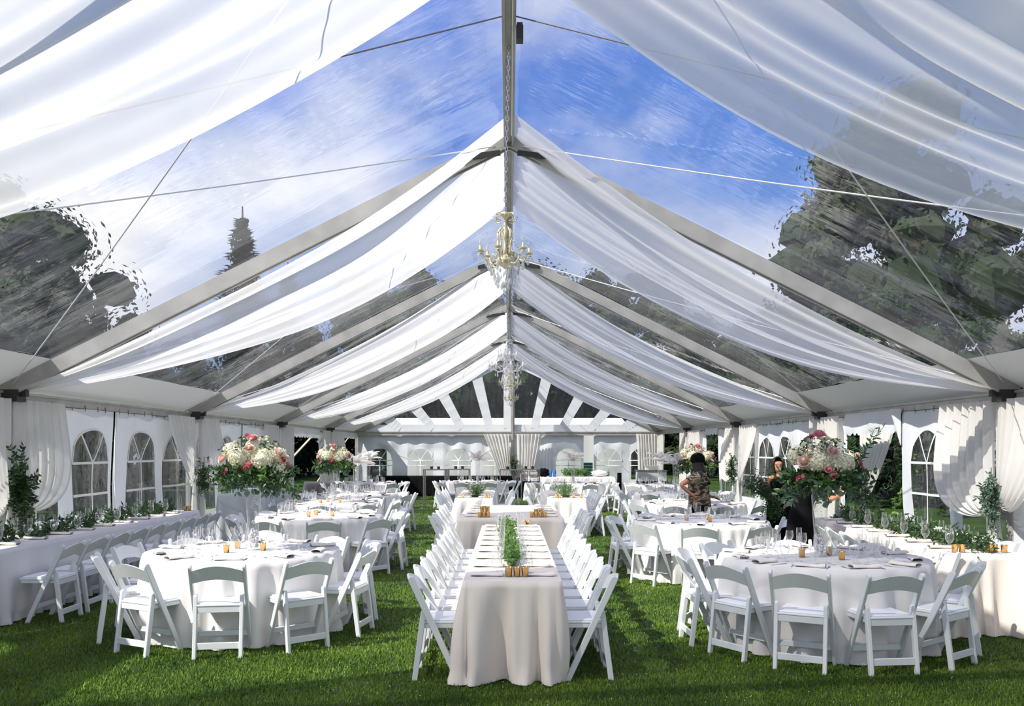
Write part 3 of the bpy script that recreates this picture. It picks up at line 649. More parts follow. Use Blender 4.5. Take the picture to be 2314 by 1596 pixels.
RT = [  # name, x, y, angle offset (deg, 0 = toward camera), near?, custom angles
    ('front left round table', -2.59, 8.45, 7, 3, None), ('front right round table', 2.87, 7.92, 5, 3, [5, 38, 70, 104, 140, 176, -146, -116, -86, -57, -27]),
    ('second left round table', -2.79, 12.75, 15, 3, None), ('second right round table', 2.65, 11.95, -12, 3, None),
    ('third left round table', -3.31, 16.0, 5, 2, None), ('third right round table', 3.39, 15.8, 10, 2, None),
    ('fourth left round table', -3.31, 18.7, -8, 2, None), ('fourth right round table', 3.76, 19.5, 0, 2, None),
    ('farthest left round table', -4.2, 25.2, 12, 1, None), ('farthest right round table', 4.14, 23.7, -6, 1, None),
    ('left of the two plume-topped centre round tables', -0.96, 26.0, 18, 1, None), ('right of the two plume-topped centre round tables', 1.84, 24.8, 18, 1, None)]
def place(k, tot): return 'seat nearest camera' if k == 0 else ORD[k]+' seat clockwise from camera'
for ti, (nm, x, y, off, lod, custom) in enumerate(RT):
    R_ = 0.915
    rad_c = 1.03
    round_cloth(x, y, R_, 'white floor-length cloth over the '+nm, ti+3)
    angs = custom or [off+36*k for k in range(10)]
    # order: nearest the camera first, then clockwise seen from above
    angs = sorted(angs, key=lambda a: (-(a+16)) % 360)
    short = nm if len(nm.split()) <= 5 else nm.replace('the two plume-topped ', '').replace('of ', '').replace('tables', 'table')
    for k, a in enumerate(angs):
        ar = math.radians(a); g_ = 'chairs at the '+short
        cx_, cy_ = P2(x, y, ar, rad_c)
        chair(cx_, cy_, -ar, 'white folding chair, %s, %s' % (place(k, 10), short), g_)
        # setting
        nx_, ny_ = P2(x, y, ar, R_-0.14); rz = ar
        NP.put((nx_, ny_, TZ+0.002), rz+PI/2+random.uniform(-0.15, 0.15) if (ti*7+k) % 2 == 0 else rz+random.uniform(-0.2, 0.2), 'ivory folded napkin, %s, %s' % (place(k, 10), short), 'napkin', 'napkins on the '+short)
        def loc(dx, r): 
            q = P2(x, y, ar, r); return (q[0]+math.cos(ar)*dx, q[1]+math.sin(ar)*dx, TZ+0.002)
        if lod >= 3:
            FK.put(loc(-0.14, R_-0.16), rz, 'silver fork, %s, %s' % (place(k, 10), short), 'fork', 'forks on the '+short)
            KN.put(loc(0.14, R_-0.16), rz, 'silver knife, %s, %s' % (place(k, 10), short), 'knife', 'knives on the '+short)
        j = lambda: random.uniform(-0.02, 0.02)
        FL.put(loc(0.09+j(), 0.46+j()), 0, 'champagne flute, %s, %s' % (place(k, 10), short), 'glass', 'flutes on the '+short)
        GB.put(loc(0.03+j(), 0.56+j()), 0, 'water goblet, %s, %s' % (place(k, 10), short), 'glass', 'goblets on the '+short)
        if lod >= 2: WG.put(loc(0.15+j(), 0.55+j()), 0, 'wine glass, %s, %s' % (place(k, 10), short), 'glass', 'wine glasses on the '+short)
    if lod == 3 or ti == 4:
        for k in range(3):
            a = k*2.1+ti; VT.put((x+0.2*math.cos(a), y+0.2*math.sin(a)-0.05, TZ+0.002), a, 'gold votive cup, %s of three on the %s' % (ORD[k], short), 'candle holder', 'votives on the '+short)
# ---------------- long tables
def along(nm, x0, y0, x1, y1, sides, n, edge, group, hx, dist, start=0.27, glasses=True, napk=True, gl=2, sp=None, ch_=True, nin=0.17):
    """chairs and settings down the sides of a long table; (x0,y0) near end centre -> (x1,y1)"""
    L_ = math.hypot(x1-x0, y1-y0); d = Vector((x1-x0, y1-y0))/L_; s_ = Vector((d.y, -d.x)); head = math.atan2(d.x, d.y)
    step = sp or (L_-2*start)/(n-1)
    for sd in sides:
        for k in range(n):
            c = Vector((x0, y0))+d*(start+step*k)
            tag_ = '%s from camera, %s side of %s' % (ORD[k], SIDE[sd], nm)
            if ch_:
                q = c+s_*sd*(hx+dist); chair(q.x, q.y, head-sd*PI/2, 'white folding chair, '+tag_, 'chairs along the '+nm, jit=0.02)
            if napk:
                q = c+s_*sd*(hx-nin); NP.put((q.x, q.y, TZ+0.002), -head+random.uniform(-0.05, 0.05), 'ivory folded napkin, '+tag_, 'napkin', 'napkins on the '+nm)
            if glasses:
                q = c+s_*sd*(hx-0.28)+d*0.1; FL.put((q.x, q.y, TZ+0.002), 0, 'champagne flute, '+tag_, 'glass', 'flutes on the '+nm)
                if gl > 1: q = c+s_*sd*(hx-0.25)+d*0.0; GB.put((q.x, q.y, TZ+0.002), 0, 'water goblet, '+tag_, 'glass', 'goblets on the '+nm)
rect_cloth(0.026, 6.45+2.38, 0.74, 4.76, 0.0, 'cream cloth with deep folds over the long centre table', 1, m='cream', flare=0.01, amp=0.085, corner=0.075)
along('long centre table', 0.026, 6.45, 0.026, 11.21, (-1, 1), 9, 0, '', 0.37, 0.14, start=0.27)
rect_cloth(0.03, 12.3+1.45, 1.50, 2.9, 0, 'cream cloth over the double-width table behind the long centre table', 2, m='cream')
along('double-width centre table', 0.03, 12.3, 0.03, 15.2, (-1, 1), 5, 0, '', 0.75, 0.14, start=0.3, glasses=True, nin=0.2)
for (x, s_) in ((-0.70, 'left'), (1.165, 'right')):
    nm = 'rear %s centre table' % s_
    rect_cloth(x, 17.24+1.6, 0.76, 3.2, 0, 'white cloth over the '+nm, 4, m='linen')
    along(nm, x, 17.24, x, 20.44, (-1, 1), 6, 0, '', 0.38, 0.14, start=0.3, glasses=True, gl=1)
# head tables along the walls
rect_cloth(-5.36, 8.14+2.91, 0.72, 5.82, 0.0, 'white cloth over the long table beside the left wall', 5, m='linen', corner=0.05)
along('left wall table', -5.36, 8.14, -5.36, 13.96, (-1, 1), 9, 0, '', 0.36, 0.26, start=0.75)
RX0, RY0, RX1, RY1 = 4.47, 8.08, 4.72, 12.48
rzR = -math.atan2(RX1-RX0, RY1-RY0)
rect_cloth((RX0+RX1)/2, (RY0+RY1)/2, 0.74, 4.4, rzR, 'cream cloth with swagged end over the right wall table', 6, m='cream', corner=0.12, amp=0.06)
along('right wall table', RX0, RY0, RX1, RY1, (-1, 1), 7, 0, '', 0.37, 0.08, start=0.5)
# grey-clothed serving table at the left wall
rect_cloth(-5.0, 16.85, 0.85, 1.8, 0.06, 'grey cloth over the tall serving table by the left wall', 7, m='greylinen', tz=0.95, amp=0.02, corner=0.03)
# greenery and votives down the long tables
def garland(nm, pts, wd, n, label, m='leaf', l=0.09, h=0.05, seed=1):
    rr = random.Random(seed); mb = MB(); pts = [Vector(p) for p in pts]
    for i in range(n):
        t_ = rr.random()*(len(pts)-1); k = min(int(t_), len(pts)-2); p = pts[k].lerp(pts[k+1], t_-k); dd = (pts[k+1]-pts[k]).normalized()
        p = p+Vector((rr.gauss(0, wd*0.4), rr.gauss(0, wd*0.2), abs(rr.gauss(0, h*0.5))))
        spray(mb, p, dd*rr.choice((-1, 1))+rv(rr)*0.9+Vector((0, 0, 0.35)), 0.16, 4, l, l*0.34, 0.5, rr, 0.002)
    return tag(mb.build(nm, m), label, 'garland')
garland('leaf_garland', [(-5.36, 8.3, TZ+0.02), (-5.4, 11.1, TZ+0.02), (-5.36, 13.8, TZ+0.02)], 0.11, 300, 'dark leafy garland down the left wall table', 'leaf', 0.075, 0.05, seed=2)
garland('leaf_garland', [(RX0+0.05, RY0+0.15, TZ+0.02), (4.62, 10.2, TZ+0.02), (RX1, RY1-0.1, TZ+0.02)], 0.09, 330, 'leafy garland down the right wall table', 'leaf', 0.065, 0.05, seed=3)
def herbpot(x, y, r, n, label, m='leafbright', seed=0, h=0.12):
    rr = random.Random(seed); e_ = empty('herb_planter', (0, 0, 0), 0, label, 'plant', 'green plants down the tables'); mb = MB()
    for i in range(n):
        p = Vector((x+rr.gauss(0, r[0]*0.5), y+rr.uniform(-r[1], r[1]), TZ+0.03)); spray(mb, p, Vector((rr.gauss(0, 0.5), rr.gauss(0, 0.5), 1)), h*rr.uniform(0.6, 1.2), 4, 0.038, 0.017, 0.3, rr, 0.0015)
    mb.build('foliage', m, e_)
    pb = MB().lathe([(0.0, 0), (r[0]*0.8, 0), (r[0]*0.9, 0.04), (0, 0.042)], 14).build('planter_box', 'leaf', e_)
    pb.location = (x, y, TZ); pb.scale = (1, r[1]/r[0], 1)
    return e_
herbpot(0.02, 7.65, (0.055, 0.5), 120, 'bright green herb runner nearest the camera on the long centre table', seed=1, h=0.11)
herbpot(0.0, 8.95, (0.055, 0.5), 130, 'green herb runner at the middle of the long centre table', seed=2, h=0.10)
herbpot(-0.03, 10.2, (0.055, 0.5), 110, 'green herb runner at the far end of the long centre table', seed=3, h=0.11)
herbpot(-0.68, 17.8, (0.1, 0.2), 90, 'pot of bright green herbs on the rear left centre table', seed=4, h=0.26)
herbpot(1.15, 17.75, (0.1, 0.2), 90, 'pot of feathery greens on the rear right centre table', seed=5, h=0.26)
vn = 0
for nm, lst in {'near end of the long centre table': [(0.0+0.062*k, 6.68) for k in range(3)],
                'left part of the double-width table': [(-0.42+0.06*k, 12.47) for k in range(3)], 'right part of the double-width table': [(0.33+0.062*k, 12.47) for k in range(4)],
                'rear left centre table': [(-0.93, 17.42), (-0.48, 17.4), (-0.41, 17.4)], 'rear right centre table': [(0.95, 17.4), (1.02, 17.42), (1.3, 17.4), (1.45, 17.4)],
                'right wall table end': [(4.25, 8.24), (4.32, 8.24), (4.58, 8.22), (4.64, 8.26), (4.71, 8.22)], 'left wall table end': [(-5.15, 8.3), (-5.22, 8.3)], 'far end of long centre table': [(0.18, 11.0), (0.24, 11.02)], 'far end of left wall table': [(-5.1, 13.8), (-5.17, 13.82)]}.items():
    for k, (x, y) in enumerate(lst):
        VT.put((x, y, TZ+0.002), 0, 'gold votive cup, %s from left at the %s' % (ORD[k], nm), 'candle holder', 'votives at the '+nm)
for nm, x0 in (('left', -0.39), ('right', 0.40)):
    for k in range(2):
        VT.put((x0+0.075*k, 12.68, TZ+0.002), 0.5, 'tall gold candle cup, %s of two, %s part of double-width table' % (ORD[k], nm), 'candle holder', 'tall gold cups '+nm, scale=(1.15, 1.15, 1.9 if nm == 'left' else 1.4))
# ================================================================ vases, bouquets, plumes
def vase(x, y, h, r0, r1, label, filled=True):
    e_ = empty('glass_vase', (x, y, TZ+0.002), 0, label, 'vase', 'tall glass vases')
    MB().lathe([(0.0, 0.0), (r0*1.15, 0.0), (r0*1.1, 0.012), (r0, 0.03), (r0*1.05, h*0.3), (r1, h)], 20).build('glass_body', 'vase', e_, smooth=True)
    if filled:
        mb = MB(); rr = random.Random(int(x*10))
        for i in range(60):
            a = rr.uniform(0, 6.28); q = r0*0.8*math.sqrt(rr.random()); mb.blob((q*math.cos(a), q*math.sin(a), 0.03+0.17*rr.random()), 0.014, 5, 4)
        mb.build('bead_filling', 'iceglass', e_); mb = MB()
        for k in range(3):
            pts = [(0.7*r0*math.cos(i*1.3+k), 0.7*r0*math.sin(i*1.7+k*2), 0.2+i*(h-0.22)/14) for i in range(15)]; mb.tube(pts, 0.0012, 3, False)
            for p in pts[::2]: mb.blob(p, 0.005, 4, 3)
        mb.build('wire_lights', 'silver', e_)
    return e_
def rose(c, r, d, m, parent, seed):
    """layered cupped petals around a bud"""
    rr = random.Random(seed); mb = MB(); q = Vector((0, 0, 1)).rotation_difference(Vector(d).normalized()).to_matrix(); c = Vector(c)
    mb.blob(c+q @ Vector((0, 0, r*0.25)), r*0.38, 7, 5, (1, 1, 1.2))
    for ring, (n, rad, ht, op) in enumerate([(3, 0.34, 0.82, 0.0), (4, 0.50, 0.76, 0.12), (5, 0.66, 0.66, 0.3), (5, 0.82, 0.52, 0.5), (6, 0.98, 0.32, 0.7)]):
        for k in range(n):
            a0 = 2*PI*(k+0.5*ring)/n+rr.uniform(-0.15, 0.15)
            def fn(u, v):
                a = a0+(u-0.5)*2*PI/n*1.45; w_ = 1-(2*u-1)**2*0.35; rd = r*rad*(0.45+0.55*v**0.6)*(1+0.12*op*v**3); z = r*(-0.35+(ht+0.35)*v*w_)-r*0.25*op*v**3
                return c+q @ Vector((rd*math.cos(a), rd*math.sin(a), z))
            mb.grid(fn, 5, 3)
    return mb.build('rose', m, parent, smooth=True)
def hydrangea(c, r, parent, seed, m='cream_petal'):
    rr = random.Random(seed); mb = MB(); c = Vector(c); n = int(300*(r/0.1)**1.5)
    mb.blob(c, r*0.78, 10, 8, nz=0.3)
    for i in range(n):
        z = 1-2*(i+0.5)/n; a = i*2.39996; d = Vector((math.sqrt(1-z*z)*math.cos(a), math.sqrt(1-z*z)*math.sin(a), z)); p = c+d*r*rr.uniform(0.84, 1.04)*(1+0.22*noise.noise(d*2.3+c*9))
        t1 = d.cross(rv(rr)).normalized(); t2 = d.cross(t1); s_ = 0.0105
        d = (d+rv(rr)*0.5).normalized(); t1 = d.cross(rv(rr)).normalized(); t2 = d.cross(t1)
        for k in range(4):
            b = t1*math.cos(k*PI/2)+t2*math.sin(k*PI/2); e_ = t1*math.cos(k*PI/2+PI/2)+t2*math.sin(k*PI/2+PI/2)
            mb.add([p, p+b*s_+d*0.003, p+(b+e_)*s_*0.95+d*0.001, p+e_*s_+d*0.003], [(0, 1, 2, 3)])
    return mb.build('hydrangea', m, parent)
def bouquet(x, y, z, wd, ht, label, seed, right=False):
    rr = random.Random(seed); e_ = empty('flower_bouquet', (0, 0, 0), 0, label, 'flowers', 'tall rose and hydrangea bouquets')
    c = Vector((x, y, z)); R_ = wd/2; k = wd/0.72
    # hydrangea heads
    for i, (a, q, h_, s_) in enumerate([(-0.30, -0.5, 0.11, 0.105), (0.36, -0.5, 0.09, 0.105), (0.02, -0.15, 0.22, 0.075), (-0.62, 0.0, 0.17, 0.09), (0.68, 0.1, 0.12, 0.09), (-0.2, 0.55, 0.12, 0.1), (0.35, 0.55, 0.14, 0.1), (0.78, -0.15, -0.02, 0.07)]):
        hydrangea(c+Vector((a*R_, q*R_*0.8, h_*k)), s_*k, e_, seed+i)
    ros = [(-0.80, -0.35, 0.10, 'roseblush', 0.052), (0.06, -0.75, 0.21, 'roseblush', 0.048), (0.05, -0.3, 0.31, 'rosepink', 0.055), (0.82, -0.35, 0.16, 'roseblush', 0.046), (0.90, -0.2, 0.09, 'roseddeep', 0.032), (1.02, -0.1, 0.04, 'rosepink', 0.030),
           (-0.72, -0.55, -0.04, 'roseddeep', 0.032), (-0.62, -0.65, -0.02, 'rosepink', 0.030), (0.02, -0.9, 0.0, 'roseddeep', 0.036), (0.10, -0.85, 0.045, 'rosepink', 0.032), (-0.22, 0.2, 0.34, 'roseddeep', 0.03), (-0.1, 0.75, 0.2, 'roseblush', 0.05), (0.6, 0.7, 0.16, 'rosepink', 0.045), (-0.4, 0.7, 0.12, 'rosepink', 0.045)]
    if right: ros = [(-r_[0], r_[1], r_[2], r_[3], r_[4]) if i in (0, 2, 9) else r_ for i, r_ in enumerate(ros)]; ros[0] = (-0.62, -0.6, 0.12, 'roseblush', 0.06); ros[2] = (-0.1, -0.1, 0.36, 'rosepink', 0.055)
    for i, (a, q, h_, m, s_) in enumerate(ros):
        p = Vector((a*R_, q*R_*0.8, h_*k)); rose(c+p, s_*k, p+Vector((0, -0.12, 0.12)), m, e_, seed+i)
    # small cream spray roses and buds
    for i in range(26):
        a = rr.uniform(0, 6.28); q = rr.uniform(0.1, 1.0); p = Vector((q*math.cos(a)*R_, q*math.sin(a)*R_*0.8, (0.34-0.24*q*q+rr.uniform(-0.03, 0.02))*k)); rose(c+p, rr.uniform(0.016, 0.028)*k, p, 'cream_petal', e_, seed+50+i)
    # foliage
    mb = MB()
    for i in range(85):
        a = rr.uniform(0, 6.28); el = rr.uniform(-0.5, 0.35); d = Vector((math.cos(a), math.sin(a), el)); p = c+Vector((math.cos(a)*R_*0.25, math.sin(a)*R_*0.2, -0.02))
        spray(mb, p, d, rr.uniform(0.6, 1.0)*R_, 6, 0.065*k, 0.034*k, 0.5, rr, 0.002)
    for i in range(34):
        a = rr.uniform(0, 6.28); q = rr.uniform(0.2, 0.9); p = c+Vector((q*math.cos(a)*R_, q*math.sin(a)*R_*0.8, (0.22-0.2*q*q)*k)); spray(mb, p, Vector((math.cos(a)*q, math.sin(a)*q, 0.9)), 0.11*k, 3, 0.035*k, 0.016*k, 0.3, rr, 0.0015)
    mb.build('foliage', 'leaf', e_); mb = MB()
    for i in range(26):
        a = rr.uniform(0, 6.28); p = c+Vector((math.cos(a)*R_*0.15, math.sin(a)*R_*0.12, 0.0)); spray(mb, p, Vector((math.cos(a), math.sin(a), -0.3)), rr.uniform(0.75, 1.1)*R_, 7, 0.075*k, 0.058*k, 1.2, rr, 0.002)
    mb.build('eucalyptus', 'leafgrey', e_); mb = MB()
    for i in range(10):
        a = rr.uniform(0, 6.28); p = c+Vector((math.cos(a)*R_*0.6, math.sin(a)*R_*0.5, -0.02)); spray(mb, p, Vector((math.cos(a), math.sin(a), -0.1)), rr.uniform(0.4, 0.6)*R_, 3, 0.075*k, 0.05*k, 1.2, rr, 0.002)
    mb.build('light_leaves', 'leafbright', e_); mb = MB()
    for i in range(5): mb.tube([c+Vector((0.03*math.cos(i*1.3), 0.03*math.sin(i*1.3), 0)), c+Vector((0.012*math.sin(i), 0.012*math.cos(i), -0.16))], 0.004, 5)
    mb.build('stems', 'leaf', e_)
    return e_
vase(-2.50, 8.45, 0.72, 0.05, 0.085, 'tall clear trumpet vase with crystals on the front left round table')
bouquet(-2.50, 8.45, TZ+0.80, 0.68, 0.4, 'big pink and cream bouquet over the front left round table', 11)
vase(2.85, 7.92, 0.72, 0.05, 0.085, 'tall clear trumpet vase with wire lights on the front right round table')
bouquet(2.87, 7.92, TZ+0.76, 0.72, 0.4, 'big cream and pink bouquet over the front right round table', 31, True)
vase(-3.24, 16.0, 0.70, 0.05, 0.09, 'tall glass vase on the third left round table')
bouquet(-3.24, 16.0, TZ+0.76, 0.66, 0.4, 'smaller-looking pink and cream bouquet over third left round table', 51)
vase(3.42, 15.8, 0.70, 0.05, 0.09, 'tall glass vase behind the person in camouflage')
bouquet(3.42, 15.8, TZ+0.76, 0.66, 0.4, 'pink and cream bouquet behind the cap of the camouflaged person', 71)
# trailing greens of the two front bouquets are separate sprays resting in them
def trail(p, dirs, label, seed, m='leaf', l=0.06, wd=0.02, length=0.4, n=9, parent=None, name='trailing_greenery', cat='greenery', cnt=12, spread=0.35, droop=1.0):
    rr = random.Random(seed); mb = MB(); p = Vector(p)
    for i in range(cnt):
        spray(mb, p+rv(rr)*0.05, Vector(dirs)+rv(rr)*spread, length*rr.uniform(0.6, 1.1), n, l, wd, droop, rr, 0.0025)
    return tag(mb.build(name, m), label, cat)
trail((-2.27, 8.25, 1.50), (0.8, 0, -0.35), 'dark trailing greens at the right of the left bouquet', 5, length=0.42, cnt=7)
trail((3.07, 7.75, 1.45), (0.7, 0, -0.1), 'trailing greens hanging at the right of the right bouquet', 6, length=0.4, cnt=8, droop=1.6)
trail((3.11, 7.75, 1.6), (0.25, 0, 1.0), 'upright leafy twigs above the right bouquet', 7, length=0.34, cnt=5, droop=0.2, wd=0.018)
def plume(x, y, z, label, seed, vh=0.72):
    rr = random.Random(seed); e_ = empty('feather_plumes', (0, 0, 0), 0, label, 'feathers', 'ostrich plume centrepieces'); c = Vector((x, y, z))
    for i in range(17):
        a = 2.39996*i+rr.uniform(-0.2, 0.2); up = rr.uniform(0.4, 2.6); mb = MB(); L_ = rr.uniform(0.36, 0.5); wd = rr.uniform(0.065, 0.095)
        d = Vector((math.cos(a), math.sin(a), up)).normalized(); p = c.copy(); pts = []
        for k in range(11): pts.append(p.copy()); p = p+d*L_/10; d = (d+Vector((math.cos(a)*0.05, math.sin(a)*0.05, -0.10-0.06*(k > 5)*k/5))).normalized()
        mb.tube(pts, 0.002, 3, False)
        for k in range(1, 11):
            t_ = (pts[k]-pts[k-1]).normalized(); s_ = t_.cross(Vector((0, 0, 1))).normalized(); w_ = wd*math.sin(PI*min(1, k/10*0.85+0.12))**0.6
            for sg in (-1, 1):
                for q in range(8):
                    b = pts[k-1].lerp(pts[k], q/8); o_ = s_*sg*w_*rr.uniform(0.7, 1.25)+t_*w_*rr.uniform(0.2, 0.7)+Vector((0, 0, -w_*rr.uniform(0.1, 0.9)))
                    mb.add([b, b+t_*L_/40, b+o_*0.6+t_*L_/60+Vector((0, 0, 0.008)), b+o_], [(0, 1, 2), (0, 2, 3)])
        mb.build('feather', 'feather', e_)
    return e_
for i, (x, y, nm) in enumerate([(-3.31, 18.7, 'fourth left round table'), (-4.1, 25.2, 'farthest left round table'), (3.76, 19.5, 'fourth right round table'), (4.14, 23.7, 'farthest right round table'), (-0.94, 26.0, 'left centre-rear round table'), (1.84, 24.8, 'right centre-rear round table')]):
    vase(x, y, 0.66, 0.045, 0.07, 'clear vase under white plumes, '+nm)
    plume(x, y, TZ+0.66, 'white ostrich plume centrepiece over the '+nm, 90+i)
# ---------------- post greenery
for (p, lab_, sc, m) in [((-5.72, 10.15, 1.32), 'dark leafy spray tied to the nearest left post', 1.2, 'leaf'), ((-5.72, 16.22, 1.25), 'dark leafy spray tied to the left middle post', 0.9, 'leaf'),
                   ((5.72, 10.25, 1.18), 'leafy spray tied to the nearest right post', 0.95, 'leafgrey'), ((5.72, 22.2, 1.25), 'leafy spray on the right wall left of the greenery armful', 1.0, 'leaf'),
                   ((0.15, YE-0.5, 1.15), 'leafy spray tied to the centre post of the back wall', 1.0, 'leaf'), ((-5.6, 28.2, 1.2), 'small leafy spray on the far left post behind plumes', 0.9, 'leaf')]:
    rr = random.Random(int(p[1]*10)); mb = MB(); P_ = Vector(p)
    mb.tube([P_+Vector((0, 0, -0.45)), P_+Vector((0, 0, 0.35))], 0.006, 5)
    for i in range(int(60*sc)):
        q = P_+Vector((rr.gauss(0, 0.035), rr.gauss(0, 0.035), max(-0.25, min(0.25, rr.gauss(0.0, 0.13))))); up = rr.choice((1, -1, -1)); spray(mb, q, Vector((rr.gauss(0, 0.4), rr.gauss(0, 0.5), up)), 0.18*sc, 6, 0.06*sc, 0.026*sc, 0.4 if up > 0 else 0.1, rr)
    tag(mb.build('greenery_spray', m), lab_, 'greenery', 'leafy sprays tied to the posts')
for (p, lab_, m, cnt) in [((6.9, 15.0, 2.0), 'dark vines hanging in the near side of the garden opening', 'leaf', 24), ((6.7, 16.8, 2.15), 'leafy vines at top left of the garden opening', 'leaf', 18), ((6.85, 14.8, 1.6), 'bright leaves climbing the arbour post beside folded flap', 'leafbright', 14)]:
    rr = random.Random(cnt); mb = MB(); P_ = Vector(p)
    for i in range(cnt): spray(mb, P_+Vector((rr.gauss(0, 0.1), rr.gauss(0, 0.13), rr.uniform(-0.9, 0.2))), Vector((rr.gauss(0, 0.3), rr.gauss(0, 0.6), -0.6)), 0.4, 7, 0.09, 0.05, 0.5, rr)
    tag(mb.build('climbing_vine', m), lab_, 'vine')
mb = MB()
for yy in (14.6, 16.6): mb.tube([(6.8, yy, 0), (6.8, yy, 2.45)], 0.03, 6)
mb.tube([(6.8, 14.5, 2.45), (6.8, 17.1, 2.45)], 0.03, 6); tag(mb.build('garden_arbour', 'bark'), 'dark wooden arbour outside the garden opening', 'arbour')
# ================================================================ chandeliers
def chandelier(x, y, ztop, H, R_, arms, label, body, seed, tiers=1, ndrop=60, ybeam=None):
    e_ = empty('chandelier', (0, 0, 0), 0, label, 'chandelier', 'chandeliers along the ridge'); rr = random.Random(seed); c = Vector((x, y, 0)); zc = ztop-H*0.62
    # chain and hanger
    mb = MB(); a = Vector((x, y, ztop)); yb = ybeam if ybeam is not None else y; b = Vector((0.0, yb, RZ-0.12)); n = int((b-a).length/0.045)
    for k in range(n):
        p = a.lerp(b, (k+0.5)/n); r_ = 0.012; L_ = 0.028; q = PI/2*(k % 2)
        mb.tube([p+Vector((r_*math.cos(q)*math.cos(t_), r_*math.sin(q)*math.cos(t_), L_*math.sin(t_))) for t_ in [2*PI*j/8 for j in range(9)]], 0.0035, 4, False)
    mb.build('chain', 'silver', e_)
    mb = MB(); mb.lathe([(0.005, ztop), (0.05, ztop-0.01), (0.045, ztop-0.03), (0.012, ztop-0.06), (0.012, ztop-H*0.18), (0.035, ztop-H*0.26), (0.014, ztop-H*0.34), (0.016, zc+0.05), (0.05, zc+0.02), (0.085, zc), (0.07, zc-0.03), (0.02, zc-0.07), (0.0, zc-0.09)], 14, (x, y, 0))
    for k in range(8):
        q = 2*PI*k/8; dv = Vector((math.cos(q), math.sin(q), 0)); mb.tube([c+dv*(0.07+0.04*math.cos(t_))+Vector((0, 0, ztop-0.05+0.035*math.sin(t_))) for t_ in [2.6-4.6*j/9 for j in range(10)]], 0.005, 5)
        mb.tube([c+dv*(0.035+0.035*math.sin(PI*j/10)**2+0.02*math.sin(j*0.9))+Vector((0, 0, ztop-H*0.2-(H*0.42-0.02)*j/10)) for j in range(11)], [0.006+0.004*math.sin(PI*j/10) for j in range(11)], 5)
    mb.build('centre_column', body, e_, smooth=True)
    ends = []
    for t_i in range(tiers):
        rt = R_ if t_i == 0 else R_*0.5; zt = zc if t_i == 0 else zc+H*0.22; na = arms if t_i == 0 else max(5, arms-2)
        for k in range(na):
            q = 2*PI*(k+0.5*t_i+0.25)/na; dv = Vector((math.cos(q), math.sin(q), 0)); e1 = c+dv*rt+Vector((0, 0, zt+0.07))
            mb = MB(); pts = []
            for j in range(9):
                s_ = j/8; pts.append(c+dv*(0.04+(rt-0.04)*s_)+Vector((0, 0, zt-0.055*math.sin(PI*s_*1.15)+0.07*s_**4)))
            mb.tube(pts, 0.008, 6); mb.tube([c+dv*rt*0.35+Vector((0, 0, zt)), c+dv*rt*0.5+Vector((0, 0, zt+0.05)), c+dv*rt*0.38+Vector((0, 0, zt+0.07)), c+dv*rt*0.3+Vector((0, 0, zt+0.03))], 0.005, 5)
            arm = mb.build('arm', body, e_, smooth=True)
            MB().lathe([(0.0, 0), (0.03, 0.01), (0.034, 0.02), (0.012, 0.02), (0.012, 0.0)], 10, e1-Vector((0, 0, 0.02))).build('bobeche', 'crystal' if body == 'crystal' else body, arm)
            MB().lathe([(0.018, -0.03), (0.014, 0.0), (0.012, 0.045), (0.0, 0.045)], 8, e1).build('candle_sleeve', body if body != 'crystal' else 'candle', arm)
            MB().lathe([(0.006, 0.045), (0.013, 0.062), (0.011, 0.08), (0.004, 0.098), (0.0, 0.108)], 8, e1).build('bulb', 'crystal', arm, smooth=True)
            ends.append(e1)
    # crystals: drops hanging from arms, swags and bottom cluster
    dm = MB(); dm.lathe([(0, 0.022), (0.004, 0.016), (0.011, 0.0), (0.007, -0.014), (0, -0.02)], 6); dm.tube([(0, 0, 0.022), (0, 0, 0.05)], 0.001, 3, False); dme = dm.mesh('crystal_drop'); dme.materials.append(M['crystal'])
    for i in range(ndrop):
        o = bpy.data.objects.new('crystal_drop', dme); C.objects.link(o); o.parent = e_
        if i < len(ends)*3:
            p = ends[i % len(ends)]; j = i//len(ends); p = p+Vector((0.025*math.cos(j*2.1), 0.025*math.sin(j*2.1), -0.05-0.03*(j == 1)))
        else:
            u = rr.random(); rad = R_*0.75*math.sqrt(u); q = rr.uniform(0, 6.28); p = c+Vector((rad*math.cos(q), rad*math.sin(q), zc-0.05-(H*0.36)*(1-u)*rr.uniform(0.5, 1.0)))
        o.location = p; s_ = rr.uniform(0.6, 1.25)*(0.9+R_); o.scale = (s_, s_, s_*1.2)
    for k, p in enumerate(ends):
        mb = MB(); top = c+Vector((0, 0, ztop-0.06)); q = p-Vector((0, 0, 0.02))
        for j in range(14):
            s_ = (j+0.5)/14; g_ = top.lerp(q, s_); g_.z -= 0.10*4*s_*(1-s_)*0.8; mb.blob(g_, 0.008, 5, 4)
        q2 = ends[(k+1) % len(ends)]
        for j in range(8):
            s_ = (j+0.5)/8; g_ = q.lerp(q2, s_); g_.z -= 0.06*4*s_*(1-s_)+0.02; mb.blob(g_, 0.008, 5, 4)
        mb.build('crystal_swag', 'crystal', e_)
    MB().blob((x, y, ztop-H+0.03), 0.03, 10, 8).build('crystal_ball', 'crystal', e_, smooth=True)
    return e_
chandelier(-0.035, 7.7, 3.86, 0.68, 0.225, 6, 'pale gilt chandelier with crystal drops, nearest of all', 'brass', 1, 1, 90)
chandelier(-0.03, 16.6, 3.86, 0.92, 0.36, 8, 'large clear crystal chandelier, second from the camera', 'crystal', 2, 2, 99)
chandelier(0.03, 23.6, 3.85, 0.55, 0.30, 6, 'gilt chandelier half hidden below the large crystal one', 'brass', 3, 1, 50)
